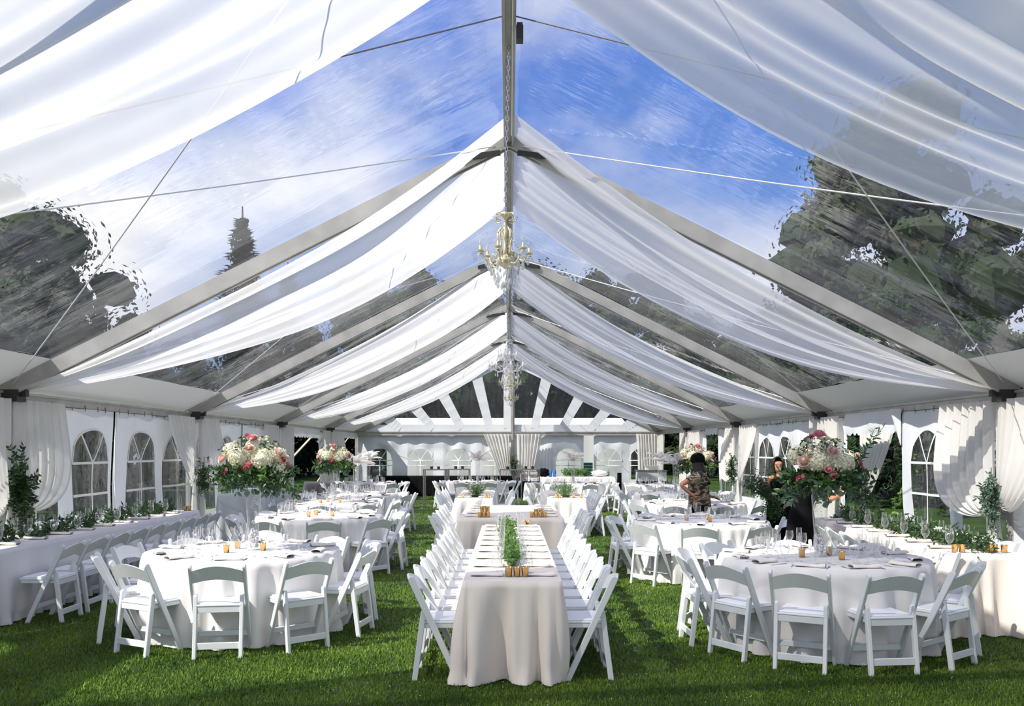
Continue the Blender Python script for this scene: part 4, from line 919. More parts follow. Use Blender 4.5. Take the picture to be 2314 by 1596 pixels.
chandelier(0.07, 30.9, 3.95, 0.66, 0.27, 6, 'small gilt chandelier before the back gable, lowest in view', 'brass', 4, 1, 50)
# electric cord and lamp box along the ridge
mb = MB(); mb.tube([(0.03, 6.4+0.48*k, RZ-0.17-0.05*math.sin(k*1.3)**2) for k in range(8)], 0.006, 5); tag(mb.build('power_cord', 'candle'), 'white cord looped along the ridge beam overhead', 'cord')
mb = MB(); mb.box((0.09, 7.25, RZ-0.24), (0.06, 0.09, 0.12)); mb.box((0.09, 7.25, RZ-0.17), (0.05, 0.05, 0.04)); tag(mb.build('socket_box', 'aludark'), 'small dark socket box on the ridge beam', 'socket')
# ================================================================ far end furniture
rect_cloth(-2.45, 32.4, 5.1, 0.75, 0, 'black cloth over the long bar along the back wall', 20, m='black', group='black skirted tables', tz=0.74, amp=0.02)
rect_cloth(0.75, 31.6, 0.9, 0.7, 0, 'black cloth over the short table beside the steel frames', 21, m='black', group='black skirted tables', tz=0.70, amp=0.02)
rect_cloth(-5.45, 24.9, 0.85, 0.75, 0.25, 'dark grey cloth over the slanting table by the left opening', 22, m='darkgrey', group='black skirted tables', tz=0.80, amp=0.02)
rect_cloth(2.1, 29.6, 3.0, 0.75, 0, 'white cloth over the serving table below the dark arched window', 23, m='linen', tz=0.80, group='serving tables')
for i, (x, y) in enumerate([(-2.36, 27.6), (-1.62, 28.0), (0.06, 27.6), (0.64, 27.9)]):
    e_ = empty('cocktail_frame', (x, y, 0), 0, 'tall square steel frame table, %s from left near back wall' % ORD[i], 'table', 'tall steel frame tables')
    for sx_ in (-1, 1):
        for sy_ in (-1, 1): MB().box((sx_*0.34, sy_*0.26, 0.54), (0.035, 0.035, 1.08)).build('leg', 'metalgrey', e_)
    mb = MB(); mb.box((0, -0.26, 1.09), (0.715, 0.035, 0.035)); mb.box((0, 0.26, 1.09), (0.715, 0.035, 0.035)); mb.box((-0.34, 0, 1.09), (0.035, 0.5, 0.035)); mb.box((0.34, 0, 1.09), (0.035, 0.5, 0.035)); mb.build('top_frame', 'metalgrey', e_)
    MB().box((0, 0, 1.108), (0.70, 0.54, 0.008)).build('glass_top', 'pane', e_)
    for k, dx in enumerate((-0.1, 0.12)):
        tag(MB().lathe([(0, 0), (0.045, 0), (0.05, 0.08), (0.04, 0.08), (0.035, 0.01), (0, 0.01)], 10, (x+dx, y-0.1, 1.113)).build('candle_cup', 'aludark'), 'small dark candle cup, %s of two on %s steel frame table' % (ORD[k], ORD[i]), 'candle holder', 'dark cups on the steel frames')
for i, (x, y) in enumerate([(0.48, 27.75), (0.80, 27.75)]):
    e_ = empty('framed_sign', (x, y, 0.70), 0, 'framed paper notice with pink and orange marks, %s of two' % ('left' if i == 0 else 'right'), 'sign', 'framed notices')
    MB().box((0, 0, 0.17), (0.27, 0.015, 0.34)).build('frame', 'metalgrey', e_); MB().box((0, -0.009, 0.17), (0.23, 0.004, 0.30)).build('paper_sheet', 'paper', e_)
    mb = MB(); mb.box((-0.03, -0.012, 0.18), (0.09, 0.002, 0.10)); mb.box((0.03, -0.012, 0.08), (0.12, 0.002, 0.05)); mb.build('printed_marks', 'rosepink' if i == 0 else 'roseblush', e_)
tag(MB().box((0.64, 27.85, 0.685), (0.72, 0.4, 0.025)).build('shelf_board', 'black'), 'black shelf board carrying the two framed notices', 'shelf')
def bottle(x, y, z, m, label, s_=1.0): tag(MB().lathe([(0, 0), (0.045*s_, 0), (0.045*s_, 0.16*s_), (0.015*s_, 0.21*s_), (0.015*s_, 0.25*s_), (0, 0.25*s_)], 10, (x, y, z)).build('bottle', m, smooth=True), label, 'bottle', 'bottles on the serving table')
bottle(1.42, 29.5, 0.80, 'blue', 'dark blue bottle on the back serving table, left of two', 1.1); bottle(1.56, 29.5, 0.80, 'blue', 'dark blue bottle on the back serving table, right of two', 1.2)
mb = MB(); mb.blob((1.18, 29.5, 0.95), 0.17, 12, 8, (1.15, 0.8, 0.85), 0.3); tag(mb.build('black_bag', 'black', smooth=True), 'black bag on the serving table beside the blue bottles', 'bag')
mb = MB(); mb.blob((3.1, 29.5, 0.92), 0.17, 12, 8, (1.7, 0.8, 0.65), 0.3); tag(mb.build('white_bundle', 'linen', smooth=True), 'crumpled white linen bundle on the back serving table', 'bundle')
mb = MB(); mb.lathe([(0, 0), (0.08, 0), (0.08, 0.24), (0.06, 0.26), (0, 0.26)], 12, (0.93, 29.5, 0.8)); tag(mb.build('steel_urn', 'metalgrey', smooth=True), 'small steel urn left of the black bag', 'urn')
rr = random.Random(4); mb = MB()
for i in range(90): spray(mb, Vector((rr.uniform(1.85, 2.75), 29.5+rr.gauss(0, 0.1), 0.81)), Vector((rr.gauss(0, 0.5), rr.gauss(0, 0.4), 1)), 0.26, 5, 0.07, 0.035, 0.5, rr)
tag(mb.build('leafy_plant', 'leafbright'), 'low leafy greens under the dark arched window at the back', 'plant')
for i, (x, n_) in enumerate([(3.25, 9), (3.95, 6)]):
    for k in range(n_):
        mb = MB()
        for a_ in (-1, 1): mb.box((a_*0.22, 0, 0.06), (0.02, 0.44, 0.11)); mb.box((0, a_*0.22, 0.06), (0.44, 0.02, 0.11))
        for a_ in range(-2, 3): mb.box((a_*0.09, 0, 0.03), (0.01, 0.44, 0.05))
        mb.box((0, 0, 0.008), (0.46, 0.46, 0.012))
        o = mb.build('glass_crate', 'teal'); o.location = (x, 36.1, 0.02+0.13*k); tag(o, 'dark green glass crate, %s from the ground in the %s stack' % (ORD[k], 'left' if i == 0 else 'right'), 'crate', 'crate stacks behind the back wall')
e_ = empty('serving_counter', (5.0, 30.4, 0), 0, 'pale grey serving counter with black lower front, far right', 'counter')
MB().box((0, 0, 0.80), (1.0, 0.6, 0.36)).build('counter_panel', 'fridge', e_, bevel=0.01); MB().box((0, 0.02, 0.31), (0.96, 0.52, 0.62)).build('counter_base', 'black', e_); MB().box((0, 0, 0.995), (1.06, 0.66, 0.03)).build('counter_top', 'metalgrey', e_)
tag(MB().box((5.0, 30.35, 1.09), (0.46, 0.34, 0.16)).build('white_box', 'paper', bevel=0.01), 'white box on top of the far grey counter', 'box')
tag(MB().box((3.95, 30.9, 0.5), (0.12, 0.3, 0.8)).build('black_speaker', 'black', bevel=0.01), 'narrow black case standing left of the far grey counter', 'case')
mb = MB(); mb.blob((3.72, 12.9, 0.62), 0.13, 12, 8, (1.2, 0.6, 1.0), 0.5); tag(mb.build('plastic_bag', 'greenbag', smooth=True), 'crumpled green plastic bag on a chair beside the greenery woman', 'bag')
# guy lines outside the left opening
for i, (a, b, lab_) in enumerate([((-6.1, 28.2, 2.5), (-6.9, 22.1, 0.05), 'yellowed guy strap slanting across the wide left opening, nearer one'), ((-6.15, 28.3, 2.5), (-7.1, 22.8, 0.05), 'yellowed guy strap slanting across the wide left opening, farther one'), ((-6.1, 34.0, 2.5), (-7.0, 29.7, 0.05), 'guy strap slanting across the far left opening')]):
    tag(MB().tube([a, b], 0.022, 5).build('guy_strap', 'strapyellow'), lab_, 'strap', 'guy straps outside the left wall')
# ================================================================ people
def person(name, joints, edges, root, label):
    """one continuous skinned body; joints: name -> (x,y,z,rx,ry)"""
    e_ = empty(name, (joints[root][0], joints[root][1], 0), 0, label, 'person')
    return e_
def skinned(name, joints, edges, root, m, parent, sub=2):
    keys = list(joints); bm_v = [Vector(joints[k][:3]) for k in keys]; me = bpy.data.meshes.new(name)
    me.from_pydata([tuple(v) for v in bm_v], [(keys.index(a), keys.index(b)) for a, b in edges], []); bm = bmesh.new(); bm.from_mesh(me)
    ly = bm.verts.layers.skin.verify(); bm.verts.ensure_lookup_table()
    for i, k in enumerate(keys):
        s_ = bm.verts[i][ly]; r_ = joints[k][3]; r2 = joints[k][4] if len(joints[k]) > 4 else r_; s_.radius = (r_, r2); s_.use_root = (k == root)
    bm.to_mesh(me); bm.free(); me.materials.append(M[m]); o = bpy.data.objects.new(name, me); C.objects.link(o)
    md = o.modifiers.new('skin', 'SKIN'); md.use_smooth_shade = True; md.branch_smoothing = 0.6
    s_ = o.modifiers.new('subsurf', 'SUBSURF'); s_.levels = sub; s_.render_levels = sub
    # freeze the evaluated surface
    dg = bpy.context.evaluated_depsgraph_get(); ev = o.evaluated_get(dg); nm = bpy.data.meshes.new_from_object(ev); o.modifiers.clear(); o.data = nm
    nm.polygons.foreach_set('use_smooth', [True]*len(nm.polygons)); 
    if not nm.materials: nm.materials.append(M[m])
    o.name = name
    if parent: o.parent = parent; o.matrix_parent_inverse = Matrix.Translation(parent.location).inverted()
    return o
def hand(J, E, wrist, pre, d, side, nrm, curl=0.5, s_=1.0):
    """palm, four fingers of unequal length and a side thumb added to the skeleton; d = pointing direction, side = toward the thumb"""
    w_ = Vector(J[wrist][:3]); d = Vector(d).normalized(); side = Vector(side); side = (side-d*side.dot(d)).normalized(); nrm = Vector(nrm); nrm = (nrm-d*nrm.dot(d)).normalized()
    pm = w_+d*0.05*s_; J[pre+'p'] = (*pm, 0.024*s_, 0.024*s_); E.append((wrist, pre+'p'))
    for i, L_ in enumerate((0.070, 0.078, 0.072, 0.056)):
        b = pm+side*(0.027-0.018*i)*s_+d*0.038*s_; k1 = b+(d+nrm*curl*0.35).normalized()*L_*0.5*s_; k2 = k1+(d*0.8+nrm*curl).normalized()*L_*0.5*s_
        for n_, q, r_ in ((pre+'a%d' % i, b, 0.0085), (pre+'b%d' % i, k1, 0.008), (pre+'c%d' % i, k2, 0.0065)): J[n_] = (*q, r_*s_, r_*s_)
        E += [(pre+'p', pre+'a%d' % i), (pre+'a%d' % i, pre+'b%d' % i), (pre+'b%d' % i, pre+'c%d' % i)]
    t1 = w_+d*0.03*s_+side*0.034*s_; t2 = t1+(side+d*0.9).normalized()*0.034*s_; t3 = t2+(side*0.4+d).normalized()*0.028*s_
    J[pre+'t1'] = (*t1, 0.012*s_, 0.012*s_); J[pre+'t2'] = (*t2, 0.0095*s_, 0.0095*s_); J[pre+'t3'] = (*t3, 0.0075*s_, 0.0075*s_); E += [(wrist, pre+'t1'), (pre+'t1', pre+'t2'), (pre+'t2', pre+'t3')]
def head_parts(parent, hc, f, up=(0, 0, 1), hairlen=0.3, hairdir=None):
    """face details on a head centred hc, looking along f"""
    hc = Vector(hc); f = Vector(f).normalized(); s_ = Vector(up).cross(f).normalized(); u = f.cross(s_); mi = Matrix.Translation(parent.location).inverted()
    def add(n_, mb, m): o = mb.build(n_, m, parent, smooth=True); o.matrix_parent_inverse = mi; return o
    for k in (-1, 1):
        add('eye', MB().blob(hc+f*0.083+s_*k*0.032+u*0.012, 0.011, 8, 6), 'eye')
        mb = MB(); mb.blob(hc+s_*k*0.078+u*0.0-f*0.005, 0.025, 8, 6, (0.5, 0.8, 1.2)); add('ear', mb, 'skin')
        mb = MB(); mb.tube([hc+f*0.092+s_*k*0.016+u*0.03, hc+f*0.09+s_*k*0.034+u*0.036, hc+f*0.08+s_*k*0.05+u*0.03], 0.0045, 5); add('eyebrow', mb, 'hair')
    mb = MB(); mb.tube([hc+f*0.088+u*0.015, hc+f*0.106-u*0.014, hc+f*0.112-u*0.026, hc+f*0.09-u*0.034], [0.007, 0.010, 0.013, 0.006], 7); add('nose', mb, 'skin')
    mb = MB(); mb.tube([hc+f*0.083-u*0.058-s_*0.024, hc+f*0.094-u*0.060, hc+f*0.083-u*0.058+s_*0.024], [0.004, 0.0085, 0.004], 6); add('mouth', mb, 'lip')
def headJ(J, E, neck, hc, f):
    hc = Vector(hc); f = Vector(f).normalized()
    J['jaw'] = (*(hc+f*0.03-Vector((0, 0, 0.065))), 0.052, 0.05); J['skull'] = (*(hc+Vector((0, 0, 0.015))-f*0.005), 0.088, 0.082); J['crown'] = (*(hc+Vector((0, 0, 0.07))-f*0.012), 0.066, 0.064)
    E += [(neck, 'jaw'), ('jaw', 'skull'), ('skull', 'crown')]
def hairmesh(parent, hc, f, length, label=None, side=0.0, fw=0.0):
    hc = Vector(hc); f = Vector(f).normalized(); s_ = Vector((0, 0, 1)).cross(f).normalized(); mb = MB(); rr = random.Random(int(length*100))
    def fn(u, v):
        a = -2.35+4.7*u; d = (-f)*math.cos(a)+s_*math.sin(a)     # wraps round the back, open at the face
        if v < 0.4:
            t_ = v/0.4*PI*0.5; r_ = 0.101*math.sin(t_)+0.001; z = 0.045+0.10*math.cos(t_); q = hc+d*r_+Vector((0, 0, z))-f*0.008
        else:
            t_ = (v-0.4)/0.6; r_ = 0.101*(1-0.15*t_)+0.012*math.sin(a*14+t_*3)*t_; z = 0.045-length*t_*(0.85+0.15*math.cos(a)); q = hc+d*r_+Vector((0, 0, z))-f*(0.01-fw*t_*t_)+s_*side*t_*t_*0.1+Vector((0, 0, -0.05*t_*math.sin(a*9+1)**2))
        return q
    mb.grid(fn, 40, 20); o = mb.build('hair', 'hair', parent, smooth=True); o.matrix_parent_inverse = Matrix.Translation(parent.location).inverted(); o.modifiers.new('t', 'SOLIDIFY').thickness = 0.02
    if label: o['label'] = label
    return o
def garment(name, m, parent, rings, tubes=(), n=26, fold=0.0):
    """clothing: one shell lofted through (x, y, z, rx, ry) rings, with sleeves or legs as tapered tubes"""
    mb = MB(); N_ = 6*(len(rings)-1)
    def cr_(i, t_):
        P = [rings[max(0, min(len(rings)-1, i+k))] for k in (-1, 0, 1, 2)]
        return [0.5*(2*P[1][q]+(P[2][q]-P[0][q])*t_+(2*P[0][q]-5*P[1][q]+4*P[2][q]-P[3][q])*t_*t_+(-P[0][q]+3*P[1][q]-3*P[2][q]+P[3][q])*t_**3) for q in range(5)]
    def fn(u, v):
        s_ = v*(len(rings)-1); i = min(int(s_), len(rings)-2); x, y, z, rx, ry = cr_(i, s_-i); a = 2*PI*u; w_ = 1+fold*(1-v)*math.sin(a*7)+0.025*noise.noise(Vector((math.cos(a)*2, math.sin(a)*2, z*9)))
        return (x+rx*math.cos(a)*w_, y+ry*math.sin(a)*w_, z)
    mb.grid(fn, n, N_, True)
    for pts, rs in tubes: mb.tube(pts, rs, 14, False)
    o = mb.build(name, m, parent, smooth=True); o.matrix_parent_inverse = Matrix.Translation(parent.location).inverted(); return o
# --- person in camouflage shirt and cap, back toward the camera, hand on hip
X, Y = 3.03, 13.74
f = Vector((0.85, 0.42, -0.35))
hc = (X-0.02, Y+0.02, 1.535)
J = {'pel': (X, Y, 0.92, 0.135, 0.115), 'wst': (X-0.01, Y, 1.06, 0.125, 0.105), 'chs': (X-0.01, Y, 1.22, 0.145, 0.115), 'nb': (X-0.01, Y, 1.37, 0.085, 0.075), 'nk': (X, Y+0.0, 1.43, 0.05, 0.05),
     'shR': (X-0.05, Y-0.17, 1.33, 0.062, 0.06), 'elR': (X-0.34, Y-0.20, 1.19, 0.044, 0.042), 'wrR': (X-0.15, Y-0.17, 1.02, 0.029, 0.027),
     'shL': (X+0.03, Y+0.17, 1.33, 0.062, 0.06), 'elL': (X+0.1, Y+0.27, 1.10, 0.044, 0.042), 'wrL': (X+0.22, Y+0.2, 0.98, 0.029, 0.027),
     'hpR': (X, Y-0.09, 0.84, 0.095, 0.09), 'knR': (X+0.02, Y-0.11, 0.47, 0.06, 0.06), 'anR': (X, Y-0.12, 0.08, 0.038, 0.038), 'toR': (X+0.15, Y-0.13, 0.035, 0.035, 0.03),
     'hpL': (X, Y+0.09, 0.84, 0.095, 0.09), 'knL': (X+0.03, Y+0.11, 0.47, 0.06, 0.06), 'anL': (X+0.02, Y+0.12, 0.08, 0.038, 0.038), 'toL': (X+0.17, Y+0.12, 0.035, 0.035, 0.03)}
E = [('pel', 'wst'), ('wst', 'chs'), ('chs', 'nb'), ('nb', 'nk'), ('nb', 'shR'), ('shR', 'elR'), ('elR', 'wrR'), ('nb', 'shL'), ('shL', 'elL'), ('elL', 'wrL'), ('pel', 'hpR'), ('hpR', 'knR'), ('knR', 'anR'), ('anR', 'toR'), ('pel', 'hpL'), ('hpL', 'knL'), ('knL', 'anL'), ('anL', 'toL')]
headJ(J, E, 'nk', hc, f); hand(J, E, 'wrR', 'r', (0.8, 0.1, -0.35), (0.1, -0.3, 1), (0.4, 0.9, -0.3), 0.7); hand(J, E, 'wrL', 'l', (1, -0.2, -0.2), (0, -1, 0.4), (0, 0, -1), 0.6)
p1 = empty('person', (X, Y, 0), 0, 'person in camouflage T-shirt and black cap, back turned, hand on hip', 'person')
skinned('body', J, E, 'pel', 'skin', p1)
garment('camouflage_shirt', 'camo', p1, [(X, Y, 0.83, 0.185, 0.165), (X, Y, 0.95, 0.175, 0.16), (X-0.01, Y, 1.08, 0.165, 0.155), (X-0.01, Y, 1.22, 0.17, 0.17), (X-0.01, Y, 1.32, 0.135, 0.19), (X-0.005, Y, 1.385, 0.075, 0.09)],
        [([(X-0.02, Y-0.14, 1.33), (X-0.08, Y-0.2, 1.31), (X-0.17, Y-0.215, 1.265), (X-0.215, Y-0.215, 1.235)], [0.075, 0.082, 0.078, 0.08]), ([(X, Y+0.13, 1.33), (X+0.05, Y+0.2, 1.29), (X+0.09, Y+0.25, 1.19)], [0.07, 0.08, 0.078])])
garment('black_trousers', 'black', p1, [(X, Y, 0.74, 0.10, 0.13), (X, Y, 0.80, 0.13, 0.155), (X, Y, 0.90, 0.14, 0.145), (X, Y, 0.96, 0.13, 0.13)],
        [([(X, Y-0.08, 0.86), (X, Y-0.09, 0.75), (X+0.02, Y-0.11, 0.47), (X, Y-0.12, 0.09)], [0.10, 0.10, 0.078, 0.062]), ([(X, Y+0.08, 0.86), (X, Y+0.09, 0.75), (X+0.03, Y+0.11, 0.47), (X+0.02, Y+0.12, 0.09)], [0.10, 0.10, 0.078, 0.062])])
head_parts(p1, hc, f); hairmesh(p1, hc, f, 0.40, 'long dark hair', -1.1, 0.06)
mb = MB(); h_ = Vector(hc); fs = f.normalized(); ss = Vector((0, 0, 1)).cross(fs).normalized()
mb.blob(h_+Vector((0, 0, 0.052))-fs*0.006, 0.117, 18, 14, (1, 1, 0.90))
mb.grid(lambda u, v: h_+Vector((0, 0, 0.05))+fs*(0.10+0.12*v*math.sin(PI*u)**0.5)+ss*(0.085*(1-2*u))*(1-0.1*v)+Vector((0, 0, -0.03*v)), 12, 4)
o = mb.build('cap', 'black', p1, smooth=True); o.matrix_parent_inverse = Matrix.Translation(p1.location).inverted()
# --- woman in black holding an armful of greenery
X, Y = 4.22, 13.5
f = Vector((-0.25, -1, -0.15)); hc = (4.20, Y-0.02, 1.49)
J = {'pel': (X, Y, 0.90, 0.13, 0.10), 'wst': (X, Y, 1.03, 0.105, 0.085), 'chs': (X, Y, 1.18, 0.125, 0.095), 'nb': (X-0.01, Y, 1.33, 0.065, 0.055), 'nk': (X-0.015, Y, 1.39, 0.042, 0.042),
     'shR': (X-0.165, Y, 1.28, 0.05, 0.05), 'elR': (X-0.24, Y-0.05, 1.04, 0.037, 0.036), 'wrR': (X-0.30, Y-0.24, 1.07, 0.026, 0.024),
     'shL': (X+0.165, Y, 1.28, 0.05, 0.05), 'elL': (X+0.24, Y-0.06, 1.03, 0.037, 0.036), 'wrL': (X+0.10, Y-0.22, 0.90, 0.026, 0.024),
     'hpR': (X-0.055, Y, 0.83, 0.08, 0.08), 'knR': (X-0.06, Y-0.02, 0.46, 0.056, 0.056), 'anR': (X-0.09, Y, 0.08, 0.035, 0.035), 'toR': (X-0.11, Y-0.14, 0.03, 0.03, 0.028),
     'hpL': (X+0.055, Y, 0.83, 0.08, 0.08), 'knL': (X+0.06, Y-0.02, 0.46, 0.056, 0.056), 'anL': (X+0.09, Y, 0.08, 0.035, 0.035), 'toL': (X+0.1, Y-0.14, 0.03, 0.03, 0.028)}
E = [('pel', 'wst'), ('wst', 'chs'), ('chs', 'nb'), ('nb', 'nk'), ('nb', 'shR'), ('shR', 'elR'), ('elR', 'wrR'), ('nb', 'shL'), ('shL', 'elL'), ('elL', 'wrL'), ('pel', 'hpR'), ('hpR', 'knR'), ('knR', 'anR'), ('anR', 'toR'), ('pel', 'hpL'), ('hpL', 'knL'), ('knL', 'anL'), ('anL', 'toL')]
headJ(J, E, 'nk', hc, f); hand(J, E, 'wrR', 'r', (0.75, -0.5, 0.0), (0, -0.2, 1), (0.1, -0.2, -1), 0.7); hand(J, E, 'wrL', 'l', (-0.8, -0.4, -0.2), (0, -0.4, 1), (0, 0, -1), 0.7)
p2 = empty('person', (X, Y, 0), 0, 'dark-haired woman in black sleeveless dress facing camera, holding leafy branches', 'person')
skinned('body', J, E, 'pel', 'skin', p2)
garment('black_dress', 'black', p2, [(X, Y, 0.10, 0.22, 0.20), (X, Y, 0.5, 0.19, 0.17), (X, Y, 0.86, 0.18, 0.145), (X, Y, 1.03, 0.135, 0.12), (X, Y, 1.18, 0.155, 0.13), (X, Y, 1.27, 0.135, 0.105), (X, Y, 1.315, 0.10, 0.075)], fold=0.05)
head_parts(p2, hc, f); hairmesh(p2, hc, f, 0.33, 'long dark hair', 0.3)
o = MB().blob((X-0.02, Y-0.115, 1.235), 0.012, 8, 6).build('pendant', 'silver', p2, smooth=True); o.matrix_parent_inverse = Matrix.Translation(p2.location).inverted()
rr = random.Random(8); mb = MB(); cB = Vector((X-0.2, Y-0.26, 1.02))
for i in range(110):
    g_ = rr.random(); a = rr.gauss(0, 0.32)
    if g_ < 0.6: d = Vector((-0.9+a, rr.gauss(-0.1, 0.25), 0.75+a*0.6))
    else: d = Vector((0.2+a, rr.gauss(-0.1, 0.3), -1.0))
    spray(mb, cB+rv(rr)*0.07, d, rr.uniform(0.28, 0.5 if g_ < 0.6 else 0.34), 8, 0.042, 0.018, 0.25, rr, 0.0025)
tag(mb.build('leafy_branches', 'leaf'), 'armful of dark leafy branches held by the woman in black', 'branches')
# --- person in long black dress behind the right bouquet, reaching to the right
X, Y = 3.72, 11.0
f = Vector((0.9, 0.4, -0.2)); hc = (3.85, Y, 1.45)
J = {'pel': (X, Y, 0.90, 0.125, 0.10), 'wst': (X+0.02, Y, 1.03, 0.105, 0.085), 'chs': (X+0.07, Y, 1.18, 0.125, 0.10), 'nb': (X+0.10, Y, 1.30, 0.065, 0.06), 'nk': (X+0.115, Y, 1.355, 0.042, 0.042),
     'shR': (X+0.12, Y-0.16, 1.24, 0.052, 0.05), 'elR': (X+0.25, Y-0.22, 1.10, 0.042, 0.040), 'wrR': (X+0.50, Y-0.20, 1.22, 0.028, 0.026),
     'shL': (X+0.13, Y+0.15, 1.25, 0.052, 0.05), 'elL': (X+0.30, Y+0.18, 1.12, 0.040, 0.038), 'wrL': (X+0.52, Y+0.10, 1.18, 0.028, 0.026),
     'hpR': (X, Y-0.05, 0.83, 0.075, 0.075), 'knR': (X, Y-0.045, 0.46, 0.05, 0.05), 'anR': (X-0.02, Y-0.05, 0.08, 0.035, 0.035), 'toR': (X+0.12, Y-0.1, 0.03, 0.03, 0.028),
     'hpL': (X, Y+0.05, 0.83, 0.075, 0.075), 'knL': (X, Y+0.045, 0.46, 0.05, 0.05), 'anL': (X-0.02, Y+0.05, 0.08, 0.035, 0.035), 'toL': (X+0.12, Y+0.1, 0.03, 0.03, 0.028)}
E = [('pel', 'wst'), ('wst', 'chs'), ('chs', 'nb'), ('nb', 'nk'), ('nb', 'shR'), ('shR', 'elR'), ('elR', 'wrR'), ('nb', 'shL'), ('shL', 'elL'), ('elL', 'wrL'), ('pel', 'hpR'), ('hpR', 'knR'), ('knR', 'anR'), ('anR', 'toR'), ('pel', 'hpL'), ('hpL', 'knL'), ('knL', 'anL'), ('anL', 'toL')]
headJ(J, E, 'nk', hc, f); hand(J, E, 'wrR', 'r', (0.5, 0.2, 0.8), (-0.6, 0.2, 0.5), (0.3, 1, 0), 0.6); hand(J, E, 'wrL', 'l', (0.8, -0.1, 0.3), (-0.2, -0.3, 1), (0, -1, 0), 0.6)
p3 = empty('person', (X, Y, 0), 0, 'person in long black dress behind the right bouquet, arm reaching right', 'person')
skinned('body', J, E, 'pel', 'skin', p3)
garment('black_dress', 'black', p3, [(X-0.03, Y, 0.08, 0.22, 0.21), (X-0.02, Y, 0.5, 0.165, 0.165), (X, Y, 0.86, 0.165, 0.16), (X+0.02, Y, 1.03, 0.13, 0.125), (X+0.07, Y, 1.18, 0.145, 0.16), (X+0.095, Y, 1.26, 0.12, 0.15), (X+0.105, Y, 1.305, 0.08, 0.09)], fold=0.05)
head_parts(p3, hc, f); hairmesh(p3, hc, f, 0.2, 'dark hair')
# ================================================================ outside: trees, hedges, neighbouring tent
def tree_proto(name, h, r, seed, m='tree', trunk=0.25, low=0.1, n=9000, ls=0.24):
    rr = random.Random(seed); e_ = empty(name); mb = MB(); cl = []
    for i in range(70):
        a = rr.uniform(0, 6.28); t_ = rr.uniform(low, 0.97); rad = r*math.sin(PI*min(1, 0.12+0.88*t_))**0.6*math.sqrt(rr.uniform(0.1, 1)); cl.append((Vector((rad*math.cos(a), rad*math.sin(a), t_*h)), r*rr.uniform(0.16, 0.36)))
    for c_, q in cl: mb.blob(c_, q*0.72, 6, 5, (1, 1, 0.8), 0.5, 2)
    for i in range(n):
        c_, q = cl[i % len(cl)]; d = rv(rr); p = c_+Vector((d.x, d.y, d.z*0.85))*q*rr.uniform(0.7, 1.3); a = d.cross(rv(rr)).normalized(); b = (a.cross(d)+d*0.4).normalized(); s_ = ls*rr.uniform(0.5, 1.1)
        mb.add([p-a*s_*0.5, p+b*s_*0.25, p+a*s_*0.5, p-b*s_*0.3], [(0, 1, 2, 3)])
    mb.build('crown', m, e_)
    MB().tube([(0, 0, 0), (0.1, 0, h*0.3), (0, 0.1, h*0.7)], [trunk, trunk*0.75, trunk*0.3], 8).build('trunk', 'bark', e_)
    return Proto(e_)
def conifer_proto(name, h, r, seed):
    """drooping tiers of boughs on a straight stem"""
    rr = random.Random(seed); e_ = empty(name); mb = MB(); tiers = 26
    for t_ in range(tiers):
        f_ = t_/tiers; z0 = h*(0.04+0.94*f_); rl = r*(1-f_)**0.85+0.12; nb = int(7+9*(1-f_))
        for k in range(nb):
            a = rr.uniform(0, 6.28); L_ = rl*rr.uniform(0.65, 1.1); dv = Vector((math.cos(a), math.sin(a), 0)); sd = Vector((-dv.y, dv.x, 0))
            for j in range(9):
                q = (j+0.5)/9; p = dv*L_*q+Vector((0, 0, z0-0.35*L_*q*q+0.1*L_*q)); w_ = 0.30*L_*(1.15-q)+0.08
                for _ in range(2):
                    o = p+sd*rr.uniform(-1, 1)*w_+Vector((0, 0, rr.uniform(-0.2, 0.1))); s_ = 0.26*rr.uniform(0.6, 1.2)
                    mb.add([o-sd*s_*0.4, o+dv*s_, o+sd*s_*0.4, o+Vector((0, 0, -s_*0.8))], [(0, 1, 2), (0, 2, 3)])
    mb.build('crown', 'tree', e_); MB().tube([(0, 0, 0), (0, 0, h)], [0.28, 0.03], 8).build('trunk', 'bark', e_)
    return Proto(e_)
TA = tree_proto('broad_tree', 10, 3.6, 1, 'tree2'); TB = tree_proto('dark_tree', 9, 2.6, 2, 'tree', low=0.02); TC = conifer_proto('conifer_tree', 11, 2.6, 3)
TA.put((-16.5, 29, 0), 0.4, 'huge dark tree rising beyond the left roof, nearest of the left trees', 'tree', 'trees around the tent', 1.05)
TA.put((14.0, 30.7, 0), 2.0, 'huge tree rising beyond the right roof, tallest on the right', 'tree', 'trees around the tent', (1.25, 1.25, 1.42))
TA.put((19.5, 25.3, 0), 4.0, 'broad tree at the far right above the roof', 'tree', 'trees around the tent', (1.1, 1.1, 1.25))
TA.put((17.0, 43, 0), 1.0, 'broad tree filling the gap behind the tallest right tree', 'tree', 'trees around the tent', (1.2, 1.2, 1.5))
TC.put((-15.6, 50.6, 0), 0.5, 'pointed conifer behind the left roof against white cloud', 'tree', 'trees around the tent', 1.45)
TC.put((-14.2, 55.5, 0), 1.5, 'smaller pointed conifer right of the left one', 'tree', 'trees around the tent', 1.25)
rr = random.Random(12); nl = 0
for i in range(13):
    y = 3.6+i*4.3
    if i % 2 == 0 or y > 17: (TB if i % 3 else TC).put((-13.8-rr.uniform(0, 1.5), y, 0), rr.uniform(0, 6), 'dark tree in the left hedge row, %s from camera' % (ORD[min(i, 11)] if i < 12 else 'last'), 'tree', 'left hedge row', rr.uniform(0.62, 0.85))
    TB.put((11.6+rr.uniform(0, 1.2), y+1, 0), rr.uniform(0, 6), 'dark tree in the right hedge row, %s from camera' % (ORD[min(i, 11)] if i < 12 else 'last'), 'tree', 'right hedge row', rr.uniform(0.55, 0.72))
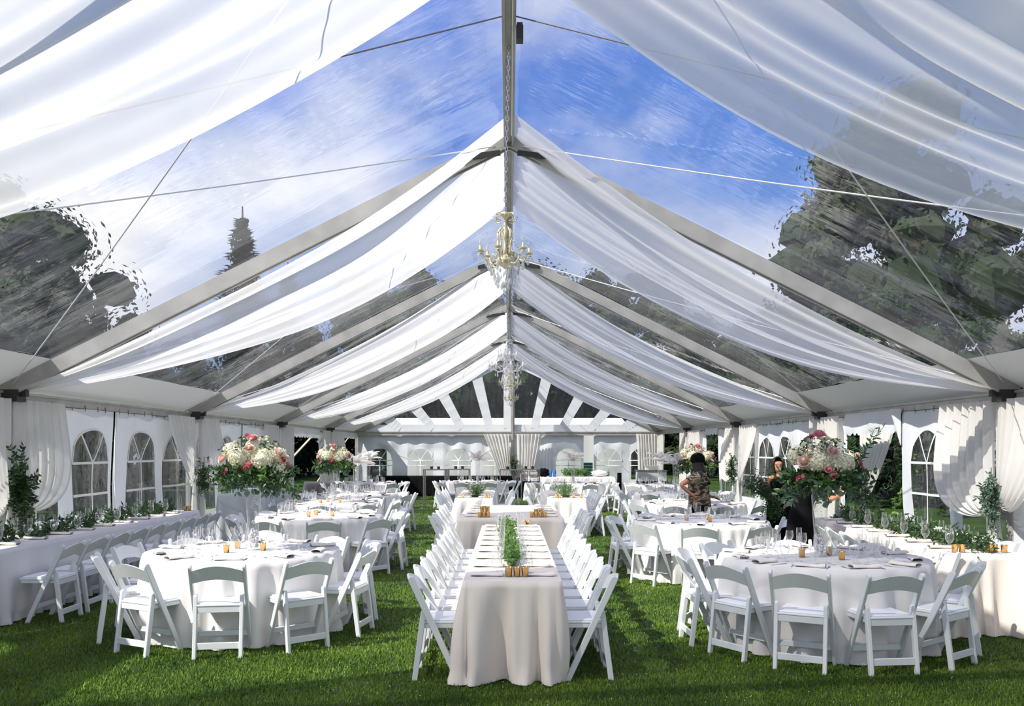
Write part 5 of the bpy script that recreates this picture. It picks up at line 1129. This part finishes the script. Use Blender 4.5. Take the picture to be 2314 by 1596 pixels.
for i in range(8):
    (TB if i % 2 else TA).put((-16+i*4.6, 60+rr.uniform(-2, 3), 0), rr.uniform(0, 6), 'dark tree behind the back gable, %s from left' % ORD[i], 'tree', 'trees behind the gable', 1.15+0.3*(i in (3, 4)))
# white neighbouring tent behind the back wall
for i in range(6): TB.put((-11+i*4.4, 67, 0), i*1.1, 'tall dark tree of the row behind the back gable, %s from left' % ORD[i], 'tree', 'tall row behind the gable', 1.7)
e_ = empty('white_marquee', (0, 41, 0), 0, 'white marquee standing behind the back wall', 'tent')
mb = MB(); mb.grid(lambda u, v: (-5.8+11.6*u, 0.03*math.sin(u*40)+0.02*math.sin(v*4+u*15), 2.5*v), 120, 10); mb.build('marquee_wall', 'roofwhite', e_, smooth=True)
mb = MB(); mb.add([(-6, 0, 2.5), (6, 0, 2.5), (6, 5, 3.4), (-6, 5, 3.4), (-6, 10, 2.5), (6, 10, 2.5)], [(0, 1, 2, 3), (3, 2, 5, 4)]); mb.build('marquee_roof', 'roofwhite', e_)
# ================================================================ lawn blades
def lawn():
    rng = np.random.default_rng(3); n = 450000
    d = 4.2*(34/4.2)**rng.random(n); half = (1165*d/F)+0.1; x = (rng.random(n)*2-1)*half; x -= 0.0
    keep = np.abs(x) < 9.0; d = d[keep]; x = x[keep]; n = len(d)
    hgt = rng.uniform(0.014, 0.034, n); ang = rng.uniform(0, 2*np.pi, n); wd = rng.uniform(0.0022, 0.0045, n)*(0.7+d/11)
    ln = rng.uniform(0.1, 0.7, n)*hgt; la = rng.uniform(0, 2*np.pi, n); bx = np.cos(ang)*wd; by_ = np.sin(ang)*wd
    v = np.empty((n, 3, 3)); v[:, 0] = np.stack([x-bx, d-by_, np.zeros(n)], 1); v[:, 1] = np.stack([x+bx, d+by_, np.zeros(n)], 1); v[:, 2] = np.stack([x+np.cos(la)*ln, d+np.sin(la)*ln, hgt], 1)
    me = bpy.data.meshes.new('grass'); me.vertices.add(n*3); me.vertices.foreach_set('co', v.reshape(-1).astype(np.float32))
    me.loops.add(n*3); me.loops.foreach_set('vertex_index', np.arange(n*3, dtype=np.int32)); me.polygons.add(n); me.polygons.foreach_set('loop_start', np.arange(0, n*3, 3, dtype=np.int32)); me.update(); me.validate()
    me.materials.append(M['blade']); o = bpy.data.objects.new('grass', me); C.objects.link(o); tag(o, 'short green grass blades of the lawn', 'grass', kind='stuff')
lawn()
# clover flowers scattered in the foreground
rr = random.Random(5); mb = MB()
for i in range(220):
    d = 5.5+rr.random()*3.6; mb.blob((rr.uniform(-0.4, 1)*d*0.58, d, rr.uniform(0.018, 0.028)), 0.0038, 5, 3)
tag(mb.build('clover_blooms', 'linen'), 'tiny white clover blooms dotted in the foreground lawn', 'clover', kind='stuff')
